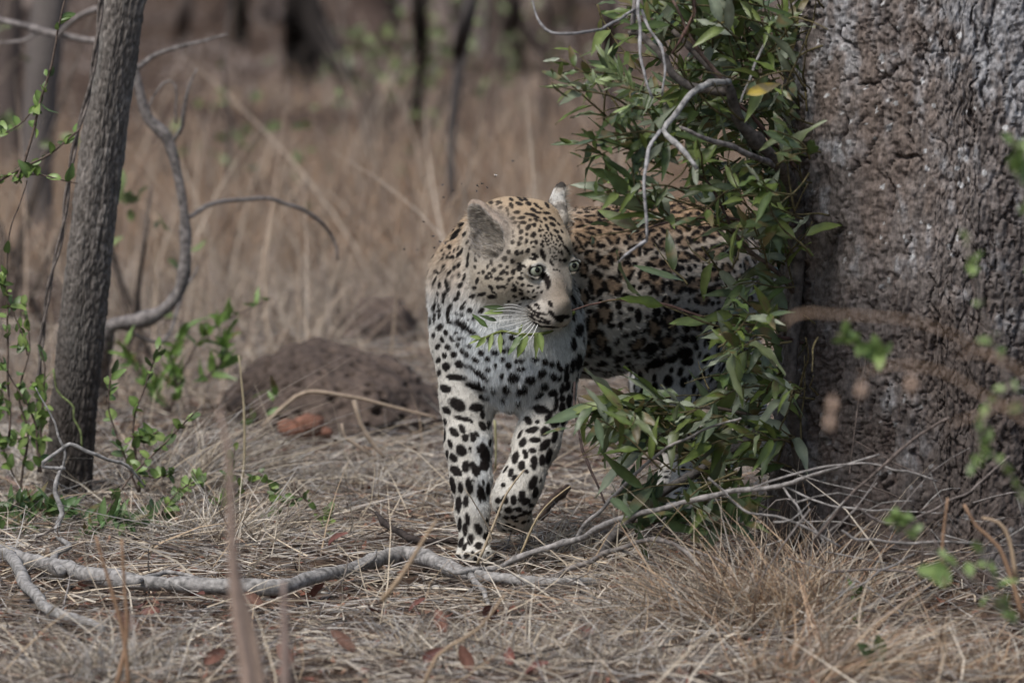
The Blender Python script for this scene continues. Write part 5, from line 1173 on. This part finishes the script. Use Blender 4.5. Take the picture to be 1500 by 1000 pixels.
for (px_, py_, n_, a_, b_, s_, lean, dr, lb) in [
    (1130, 905, 1300, .08, .27, .085, .6, (-.1, 0), 'biggest dense heap of orange-brown dry grass right before the tree foot'),
    (1010, 900, 800, .06, .18, .09, .8, (0, 0), 'low tangled heap of dry grass left of the biggest heap'),
    (1190, 985, 500, .10, .24, .06, .7, (.3, 0), 'dry grass heap with long pale blades at the bottom edge below the tree'),
    (900, 960, 420, .05, .15, .08, .8, (0, 0), 'grey matted tuft at the bottom edge below the fallen branch\'s end'),
    (330, 790, 420, .08, .20, .08, .75, (.2, 0), 'loose straw-yellow tuft above the fallen branch, left of centre'),
    (270, 720, 300, .15, .32, .07, .5, (.35, 0), 'tuft with long yellow stems leaning right beside the leaning tree'),
    (830, 815, 300, .05, .17, .06, .7, (.2, 0), 'small pale tuft right of the lifted paw'),
    (650, 950, 420, .06, .16, .08, .8, (0, 0), 'pale bleached tuft below the fallen branch in the middle'),
    (150, 985, 360, .08, .20, .07, .7, (0, 0), 'grey-brown tuft in the lower left corner'),
    (60, 700, 200, .12, .25, .06, .6, (0, 0), 'grassy tuft left of the leaning tree\'s foot'),
    (1010, 760, 260, .05, .14, .07, .7, (0, 0), 'thin tuft under the bush leaves'),
    (560, 700, 340, .04, .12, .10, .7, (0, 0), 'straw stubble tuft in front of the large mound'),
    (1420, 985, 300, .08, .2, .07, .7, (0, 0), 'sparse tuft in the lower right corner'),
    (420, 700, 300, .04, .12, .08, .6, (0, 0), 'greyish tuft at the left foot of the large mound')]:
    o, b_pt = tuft('dry_grass_tuft', lb, px_, py_, n_, a_, b_, s_, TP if px_ > 1050 else STRAW[:6], lean, group=TG, dirn=dr); o.location = b_pt
# single stalks that cross the leopard's paws and the mound
def stalk(label, pts, w, colr, name='grass_stalk', cat='grass stalk', group='single dry stalks', leaf_n=0):
    m = MB(); Yw = pts[0][2]; ww = np.array(w, float) if np.ndim(w) else np.array([w, w*.5])
    add_tube(m, [P(*p_) for p_ in pts], ww*K*Yw/2*(.32 if Yw < 7 else .8 if Yw < 8.5 else 1), colr, sides=5, step=.02, bump=.12, wob=.006 if Yw < 8.5 else .002)
    return tag(m.build(name, M_straw), label, cat, group)
stalk('pale straw stalk rising past the lifted paw, the tall one with a split tip', [(700, 825, 10.2), (722, 770, 10.2), (742, 722, 10.2), (768, 688, 10.2)], 5, (.52, .42, .29))
stalk('pale straw leaning left across the standing paw', [(690, 815, 10.2), (720, 790, 10.2), (700, 745, 10.18), (680, 715, 10.15)], 3, (.48, .40, .30))
stalk('yellow straw right of the lifted paw leaning right', [(762, 815, 10.25), (780, 770, 10.25), (800, 740, 10.25), (835, 712, 10.22)], 4, (.52, .42, .26))
stalk('pale straw stem bent across the front of the large mound', [(385, 625, 12.1), (410, 600, 12.1), (450, 574, 12.1), (520, 582, 12.1), (560, 592, 12.1), (640, 612, 12.1)], (6, 7, 7, 6, 5, 4), (.44, .34, .25))
stalk('thick broken straw standing before the mound, bent over at its top', [(566, 672, 11.9), (545, 648, 11.9), (528, 620, 11.9), (518, 586, 11.9)], (5, 8, 8, 8), (.46, .36, .27))
stalk('broken straw sticking up before the mound, just right of the bent one', [(545, 668, 11.9), (520, 650, 11.9), (505, 640, 11.9), (500, 620, 11.9)], (4, 6, 6, 5), (.47, .37, .28))
stalk('upright seed stalk in front of the left end of the mound', [(345, 745, 11.4), (356, 690, 11.4), (358, 620, 11.4), (354, 560, 11.4), (350, 520, 11.4)], (4, 4, 4, 3, 2), (.50, .42, .27))
stalk('small seed stalk with a white head between the front legs', [(726, 690, 11.3), (726, 650, 11.3), (724, 615, 11.3)], (3, 3, 5), (.36, .34, .19))
for k, (pts_, w_, c_, lb) in enumerate([
    ([(372, 1060), (360, 980), (345, 900), (338, 820), (336, 740), (334, 660), (320, 600)], (32, 30, 26, 20, 16, 12, 6), (.42, .31, .25), 'tall blurred pinkish stalk close to the camera, left of centre'),
    ([(392, 1060), (372, 950), (350, 860), (344, 790)], (22, 20, 12, 4), (.38, .28, .22), 'shorter blurred stalk branching right of the tall pinkish one'),
    ([(420, 1060), (416, 960), (414, 900), (412, 850)], (26, 20, 14, 6), (.36, .27, .23), 'stubby blurred stalk beside the tall one, near the bottom edge')]):
    stalk(lb, [(a, b, 7.3+.15*k) for a, b in pts_], w_, c_, 'blurred_stalk', 'stalk', 'out of focus stalks near the camera')
for k, (pts_, w_, lb) in enumerate([
    ([(190, 1010), (180, 930), (165, 870), (150, 820), (140, 785)], 8, 'orange-brown curled blade, leftmost of the pair before the fallen branch'),
    ([(170, 1010), (185, 930), (182, 860), (178, 790)], 8, 'orange-brown upright blade, rightmost of the pair before the fallen branch'),
    ([(620, 1010), (640, 960), (700, 920), (740, 870)], 7, 'soft tan blade leaning right at the bottom edge'),
    ([(560, 880), (590, 840), (620, 790), (640, 760)], 9, 'soft tan blade crossing the fallen branch near its bend'),
    ([(1385, 860), (1380, 800), (1388, 728)], 7, 'orange broken stem standing before the trunk foot, leftmost'),
    ([(1500, 905), (1482, 850), (1462, 800), (1430, 770), (1412, 738)], 9, 'orange bent stem hooked over before the trunk foot'),
    ([(1490, 850), (1478, 790), (1462, 765), (1438, 758)], 8, 'pale bent stem behind the orange hooked one')]):
    stalk(lb, [(a, b, 8.9 if a < 1000 else 9.1) for a, b in pts_], w_, (.36, .225, .14) if k not in (2, 3, 6) else (.45, .33, .22), 'curled_straw', 'straw', 'orange and tan dry blades')

# ------------------------------------------------------------------ fallen red-brown leaves
rv = leaf_set('round', (.045, .026), [(.14, .055, .042), (.11, .045, .036), (.18, .085, .06), (.13, .07, .05)], 6, 31)
RL = [(235, 905), (215, 890), (250, 860), (385, 890), (400, 882), (482, 812), (600, 905), (715, 918), (300, 985), (430, 985), (750, 975), (770, 990), (870, 930), (545, 905), (655, 930), (205, 930), (1110, 780), (1125, 770), (280, 880), (460, 880), (690, 985), (520, 960), (120, 870), (60, 960), (1180, 880), (1240, 830), (1010, 985), (820, 880), (360, 930), (620, 975)]
for k, (a, b) in enumerate(RL):
    p = GP(a, b); p[2] = gz(p[0], p[1])+.022; V, F, c = rv[k % 6]
    if k < 6: o = mk('fallen_leaf', V, F, M_dead, None, c)
    else: o = first_l[k % 6].copy(); C.objects.link(o)
    if k == 0: first_l = []
    if k < 6: first_l.append(o)
    o.location = p; o.rotation_euler = (rng.normal(.5, .5), rng.normal(0, .6), rng.random()*6.28)
    tag(o, 'curled red-brown fallen leaf lying in the straw litter', 'fallen leaf', 'red-brown fallen leaves in the litter')

# ------------------------------------------------------------------ small green plants and creepers
RG = [(.12, .19, .045), (.10, .16, .045), (.16, .24, .06), (.08, .12, .04), (.19, .26, .07)]
def plant(name, label, stems, nleaf, lsize, pal, cat='plant', group=None, shape='round', colr=(.14, .105, .085), nobj=60, seed=0, up=.5, aspect=.62):
    b = P(*stems[0][0][0]); root = empty(name, b, label, cat, group); LPp, LDd = [], []
    for k, (pts_, w_) in enumerate(stems):
        pp = [P(*p_) for p_ in pts_]; m = MB(); ww = np.array(w_, float) if np.ndim(w_) else np.array([w_, w_*.5])
        add_tube(m, pp, ww*K*pts_[0][2]/2, colr, sides=6, step=.015, bump=.15, seed=seed+k, wob=.006); m.build('stem', M_twig, world_parent=root)
        nk = max(1, int(nleaf/len(stems))); q, t = along(pp, rng.random(nk)*.95+.05); LPp.append(q); LDd.append(unit(t*.4+rng.normal(0, .7, q.shape)+np.array([0, -.2, up])))
    LPp, LDd = np.vstack(LPp), np.vstack(LDd)
    lsize *= 1.25 if shape == 'round' else 1.15
    leaves(leaf_set(shape, (lsize, lsize*aspect), pal, 5, seed+50), LPp, LDd, unit(rng.normal(0, .5, LPp.shape)+[0, -.8, .5]), rng.uniform(.6, 1.25, len(LPp)), root, nobj)
    return root
Y = 11.0
plant('green_creeper', 'thin brown creeper with round green leaves climbing up the left edge', [([(22, 268, Y), (45, 210, Y), (60, 150, Y), (75, 90, Y), (85, 50, Y), (95, -10, Y)], (5, 3)), ([(-20, 275, Y), (30, 248, Y), (75, 225, Y), (118, 188, Y)], (5, 3)), ([(20, 262, Y), (60, 256, Y), (112, 270, Y)], (3, 2)), ([(60, 150, Y), (20, 190, Y), (-10, 200, Y)], (3, 2))], 60, .021, RG, 'creeper', seed=1)
plant('green_creeper', 'leafy green creeper low at the left edge, below the first one', [([(15, 640, Y), (12, 520, Y), (10, 420, Y), (14, 340, Y), (40, 265, Y)], (4, 2)), ([(12, 440, Y), (30, 480, Y), (38, 520, Y)], (3, 2)), ([(10, 420, Y), (-10, 400, Y)], (3, 2))], 46, .019, RG, 'creeper', seed=2)
plant('green_sapling', 'low round-leaved green plant at the far left of the leaning tree\'s foot', [([(60, 690, 11.2), (50, 620, 11.2), (20, 560, 11.2), (-5, 520, 11.2)], (4, 2)), ([(58, 690, 11.2), (62, 600, 11.2), (66, 540, 11.2), (60, 505, 11.2)], (4, 2)), ([(40, 640, 11.2), (10, 645, 11.2), (-10, 650, 11.2)], (3, 2))], 54, .022, RG, seed=3)
plant('green_sapling', 'round-leaved green plant just right of the leaning tree\'s foot', [([(205, 720, 11.1), (180, 660, 11.1), (160, 600, 11.1), (165, 540, 11.1)], (4, 2)), ([(205, 720, 11.1), (195, 620, 11.1), (215, 560, 11.1), (235, 505, 11.1)], (5, 2)), ([(190, 640, 11.1), (215, 640, 11.1), (232, 630, 11.1)], (3, 2))], 52, .022, RG, seed=4)
plant('green_creeper', 'green creeper with many round leaves tangled low between the left edge and the leaning tree', [([(30, 720, 11.25), (40, 640, 11.25), (28, 570, 11.25), (44, 500, 11.25), (30, 440, 11.25)], (4, 2)), ([(20, 700, 11.25), (-5, 620, 11.25), (5, 560, 11.25)], (3, 2)), ([(45, 560, 11.25), (62, 570, 11.25), (60, 630, 11.25)], (3, 2))], 80, .019, RG, 'creeper', seed=14)
plant('green_sapling', 'thin leafy green twig leaning right over the straw beside the leaning tree', [([(150, 760, 10.95), (190, 700, 10.95), (250, 640, 10.95), (290, 600, 10.95)], (4, 2)), ([(200, 690, 10.95), (225, 700, 10.95), (262, 690, 10.95)], (3, 2)), ([(230, 760, 10.95), (262, 720, 10.95), (300, 700, 10.95)], (3, 2))], 60, .018, RG, seed=15)
plant('green_seedling', 'sparse green seedling before the left end of the large mound', [([(390, 760, 11.0), (400, 720, 11.0), (380, 690, 11.0)], (3, 2)), ([(390, 760, 11.0), (420, 740, 11.0), (436, 730, 11.0)], (3, 2))], 26, .017, RG, seed=16)
plant('leafy_undergrowth', 'dense low green herbs at the left edge behind the fallen branch', [([(-10, 790, 10.9), (20, 740, 10.9), (60, 735, 10.9)], (4, 2)), ([(30, 790, 10.9), (50, 750, 10.9), (110, 745, 10.9)], (4, 2)), ([(120, 790, 10.8), (160, 760, 10.8), (215, 775, 10.8)], (4, 2))], 110, .036, [(.07, .13, .04), (.10, .16, .05), (.07, .115, .05)], shape='lance', aspect=.34, seed=17)
plant('green_seedling', 'small round-leaved seedling in the straw left of centre', [([(480, 778, 10.9), (462, 745, 10.9), (440, 725, 10.9), (430, 705, 10.9)], (3, 2)), ([(478, 775, 10.9), (485, 750, 10.9), (486, 740, 10.9)], (3, 2)), ([(440, 726, 10.9), (415, 735, 10.9), (400, 722, 10.9)], (3, 2))], 26, .020, RG, seed=5)
plant('green_seedling', 'small green seedling in the straw between the leaning tree and the mound', [([(330, 745, 11.1), (335, 705, 11.1), (345, 650, 11.1)], (3, 2)), ([(330, 745, 11.1), (300, 720, 11.1), (280, 690, 11.1)], (3, 2)), ([(330, 740, 11.1), (370, 700, 11.1), (385, 690, 11.1)], (3, 2))], 34, .018, RG, seed=6)
plant('green_herb', 'bright green blurred herb with long leaves behind the leaning tree', [([(250, 600, 12.6), (200, 540, 12.6), (180, 500, 12.6)], (4, 2)), ([(250, 600, 12.6), (270, 540, 12.6), (300, 490, 12.6), (350, 460, 12.6), (400, 435, 12.6)], (4, 2)), ([(262, 580, 12.6), (250, 520, 12.6), (270, 480, 12.6)], (4, 2)), ([(300, 560, 12.6), (330, 520, 12.6), (330, 490, 12.6)], (4, 2))], 110, .042, [(.11, .19, .04), (.15, .24, .055), (.09, .15, .035)], shape='lance', aspect=.30, seed=7)
plant('green_herb', 'two green leaves standing before the left end of the large mound', [([(372, 625, 12.2), (370, 600, 12.2), (368, 575, 12.2)], (3, 2)), ([(372, 625, 12.2), (395, 595, 12.2), (410, 575, 12.2)], (3, 2))], 6, .045, [(.13, .22, .05)], shape='lance', aspect=.34, seed=8)
plant('green_seedling', 'tiny green seedling before the dark hollow at the trunk foot', [([(1258, 905, 9.75), (1256, 880, 9.75), (1252, 862, 9.75)], (3, 2)), ([(1256, 890, 9.75), (1262, 915, 9.75), (1270, 930, 9.75)], (3, 2))], 10, .028, [(.07, .13, .03), (.10, .17, .04)], shape='lance', aspect=.35, seed=9)
plant('broad_leaf_weed', 'broad green leaf at the bottom edge before the trunk', [([(1262, 985, 9.2), (1280, 975, 9.2), (1300, 965, 9.2)], (3, 2))], 3, .055, [(.09, .15, .05)], shape='round', aspect=.45, seed=10, up=.1)
plant('leafy_undergrowth', 'dark green low leaves on the ground at the foot of the leaning tree', [([(60, 770, 11.0), (100, 750, 11.0), (140, 770, 11.)], (4, 2)), ([(20, 760, 11.0), (40, 745, 11.0)], (4, 2)), ([(160, 790, 10.95), (200, 765, 10.95), (250, 770, 10.95)], (4, 2))], 90, .042, [(.06, .11, .035), (.08, .13, .045), (.07, .115, .05)], shape='lance', aspect=.32, seed=11)
plant('leafy_undergrowth', 'dark green low leaves in the straw below the bush', [([(930, 780, 10.1), (960, 765, 10.1), (1010, 760, 10.1)], (4, 2)), ([(1000, 790, 10.05), (1050, 760, 10.05), (1100, 770, 10.05)], (4, 2)), ([(900, 740, 10.15), (940, 735, 10.15), (980, 745, 10.15)], (4, 2))], 70, .055, [(.07, .11, .035), (.09, .14, .05), (.08, .12, .06)], shape='lance', aspect=.30, seed=12)
# green haze of leaves on distant bushes
for k, (px_, py_, Y_, r_, n_, lb) in enumerate([(560, 85, 21, .20, 60, 'green leafy sprig on the woodland floor right of the near-black trunk'), (628, 90, 20.4, .22, 110, 'green leaves clothing the thin dark trunk'), (720, 55, 26, .35, 90, 'soft green bush at the top edge above the leopard'), (850, 40, 27, .7, 260, 'pale green bush at the top edge left of the leafy bush'), (320, 170, 19, .25, 60, 'pale green leafy spray right of the S-curved branch'), (525, 100, 22, .18, 60, 'yellowish green spray below the near-black trunk'), (440, 240, 17.5, .14, 30, 'small green spray in the tall grass left of the thin dark trunk'), (610, 255, 19.5, .12, 24, 'small green spray at the foot of the thin dark trunk'), (190, 350, 13.4, .14, 34, 'yellow-green leaves just right of the leaning tree\'s middle'), (690, 80, 24, .3, 80, 'dim green spray near the pale thin sapling'), (575, 95, 20, .18, 40, 'lime green sprig beside the thin dark trunk'), (20, 100, 15, .25, 60, 'dim green leaves in the top left corner')]):
    n_ = int(n_*.42); cpt = P(px_, py_, Y_); root = empty('distant_shrub', (cpt[0], Y_, 0), lb, 'shrub', 'blurred green shrubs behind')
    m = MB()
    for j in range(5):
        tp = cpt+rng.normal(0, r_*.6, 3); add_tube(m, [np.array([cpt[0]+rng.normal(0, .05), Y_, -.02]), (np.array([cpt[0], Y_, 0])+tp)/2+rng.normal(0, .04, 3), tp], (.010, .003), (.14, .11, .09), sides=5, step=.1)
    m.build('stem', M_twig, world_parent=root)
    pp = cpt+rng.normal(0, r_*.55, (n_, 3)); leaves(leaf_set('round', (.045, .028), [(.15, .19, .07), (.12, .15, .06), (.19, .23, .09)], 4, k+70), pp, unit(rng.normal(0, 1, pp.shape)), unit(rng.normal(0, 1, pp.shape)+[0, -.6, .5]), rng.uniform(.7, 1.3, n_), root, 0)
# twisted vine left of the leaning tree
vb = P(58, 620, 11.35); vr = empty('twisted_vine', vb, 'rope-like twisted grey vine hanging just left of the leaning tree', 'vine')
vp = catmull([P(a, b, 11.35) for a, b in ((54, 640), (58, 540), (62, 490), (74, 410), (90, 345), (100, 270), (112, 200), (130, 135), (142, 60), (150, -20))], .006)
for s_ in (0, PI):
    ang = np.arange(len(vp))*.20+s_; q_v = vp+np.c_[np.cos(ang), np.sin(ang), 0*ang]*.0034; m = MB()
    add_tube(m, q_v[::2], (.0030, .0036), (.17, .145, .13), sides=6, step=.05, bump=.15); m.build('strand', M_twig, world_parent=vr)

# ------------------------------------------------------------------ out of focus shoots at the right
Yf = 7.7
PAL = [(.16, .23, .07), (.20, .28, .09), (.12, .18, .055)]
plant('blurred_shoot', 'out of focus shoot with bright green leaf clusters before the right part of the trunk', [([(1530, 640, Yf), (1480, 560, Yf), (1445, 470, Yf), (1422, 390, Yf), (1420, 340, Yf)], (7, 4)), ([(1480, 560, Yf), (1440, 620, Yf), (1425, 690, Yf)], (5, 3)), ([(1530, 760, Yf), (1470, 690, Yf), (1440, 640, Yf)], (5, 3))], 42, .018, PAL, 'shoot', 'out of focus leafy shoots', colr=(.26, .22, .19), seed=20)
plant('blurred_shoot', 'out of focus green shoot at the right edge, highest one', [([(1530, 420, Yf), (1505, 330, Yf), (1492, 250, Yf), (1480, 190, Yf)], (6, 3))], 22, .022, PAL, 'shoot', 'out of focus leafy shoots', colr=(.26, .22, .19), seed=21)
plant('blurred_shoot', 'out of focus green leaf cluster on the trunk beside the bush', [([(1290, 520, Yf+.5), (1262, 503, Yf+.5), (1225, 488, Yf+.5)], (4, 3))], 16, .024, PAL, 'shoot', 'out of focus leafy shoots', colr=(.20, .20, .12), seed=22)
plant('blurred_shoot', 'out of focus leafy shoot in the lower right corner', [([(1530, 960, Yf+.3), (1440, 860, Yf+.3), (1370, 810, Yf+.3), (1330, 770, Yf+.3)], (5, 3)), ([(1480, 905, Yf+.3), (1450, 830, Yf+.3), (1430, 790, Yf+.3)], (4, 3)), ([(1400, 830, Yf+.3), (1350, 850, Yf+.3)], (3, 2))], 30, .019, PAL, 'shoot', 'out of focus leafy shoots', colr=(.20, .18, .15), seed=23)
plant('blurred_shoot', 'small out of focus sprig low on the dark trunk foot', [([(1340, 760, Yf+.6), (1320, 770, Yf+.6), (1300, 755, Yf+.6)], (3, 2))], 14, .018, PAL, 'shoot', 'out of focus leafy shoots', colr=(.20, .18, .15), seed=24)
for pts_, w_, lb in [([(1530, 560), (1470, 530), (1400, 492), (1330, 470), (1260, 462), (1190, 458), (1156, 466), (1148, 480)], (9, 9, 9, 10, 12, 13, 14, 10), 'out of focus tan stalk arching level across the trunk'),
                     ([(1540, 640), (1480, 605), (1430, 572), (1370, 542), (1300, 536), (1262, 548)], (16, 15, 13, 12, 10, 8), 'out of focus orange-tan stalk arching below the level one'),
                     ([(1540, 590), (1480, 592), (1430, 606), (1392, 622)], (14, 12, 10, 7), 'short out of focus orange stalk pointing left'),
                     ([(1540, 590), (1490, 545), (1450, 520), (1400, 520)], (14, 10, 8, 6), 'out of focus orange stalk between the two arching ones')]:
    stalk(lb, [(a, b, 6.6) for a, b in pts_], w_, (.42, .29, .20), 'blurred_stalk', 'stalk', 'out of focus arching stalks')
sdm, s3, s4 = uvsphere(10, 8, 1.)
for k, (a, b, lb) in enumerate([(1262, 570, 'middle dangling seed husk below the arching stalk'), (1335, 562, 'dangling seed husk furthest right below the arching stalk'), (1216, 618, 'lowest dangling seed husk, near the bush'), (1220, 592, 'small dangling seed husk just above the lowest one')]):
    V = sdm*np.array([.0055, .0055, .010]); V[:, :2] *= (1-.45*(V[:, 2:3]/.010)); o = mk('seed_husk', V, [s3, s4], M_straw, None, np.tile((.50, .36, .27), (len(V), 1))); o.location = P(a, b, 6.6)
    tag(o, lb, 'seed husk', 'seed husks below the arching stalk')
    
# ------------------------------------------------------------------ flies round the leopard's head
M_fly = m_attr('fly_body', .4, .5, 50, .1)
M_wing = m_attr('fly_wing', .3, .5, 50, .1)
fly0 = None
FL = [(648, 271), (676, 269), (663, 279), (699, 272), (706, 269), (714, 275), (726, 257), (698, 280), (650, 289), (621, 325), (635, 346), (645, 354), (636, 363), (611, 366), (652, 356), (592, 365), (751, 236)]
for k, (a, b) in enumerate(FL):
    if fly0 is None:
        f0 = empty('fly', (0, 0, 0)); V, a3, a4 = uvsphere(10, 8, 1.)
        bd = mk('body', V*np.array([.0011, .0026, .0011]), [a3, a4], M_fly, f0, np.tile((.015, .014, .014), (len(V), 1)))
        hdv = mk('head', V*.001+np.array([0, .003, 0]), [a3, a4], M_fly, f0, np.tile((.03, .015, .012), (len(V), 1)))
        for s_ in (-1, 1):
            Vw, Fw = leaf_geo(.0042, .0018, 0, .1, 0, 4); A = np.array([[math.cos(1.9*s_), -math.sin(1.9*s_), 0], [math.sin(1.9*s_), math.cos(1.9*s_), 0], [0, 0, 1]])
            mk('wing', Vw @ A.T+np.array([0, 0, .001]), Fw, M_wing, f0, np.tile((.10, .09, .085), (len(Vw), 1)))
        fly0 = f0; o = f0
    else:
        o = fly0.copy(); C.objects.link(o)
        for ch in fly0.children: c_ = ch.copy(); C.objects.link(c_); c_.parent = o
    o.location = P(a, b, 10.42+.1*math.sin(k*2.1)); o.rotation_euler = (rng.normal(0, .5), rng.normal(0, .5), rng.random()*6.28)
    tag(o, 'tiny dark fly hovering in the air by the leopard\'s head', 'fly', 'flies hovering round the leopard\'s head')
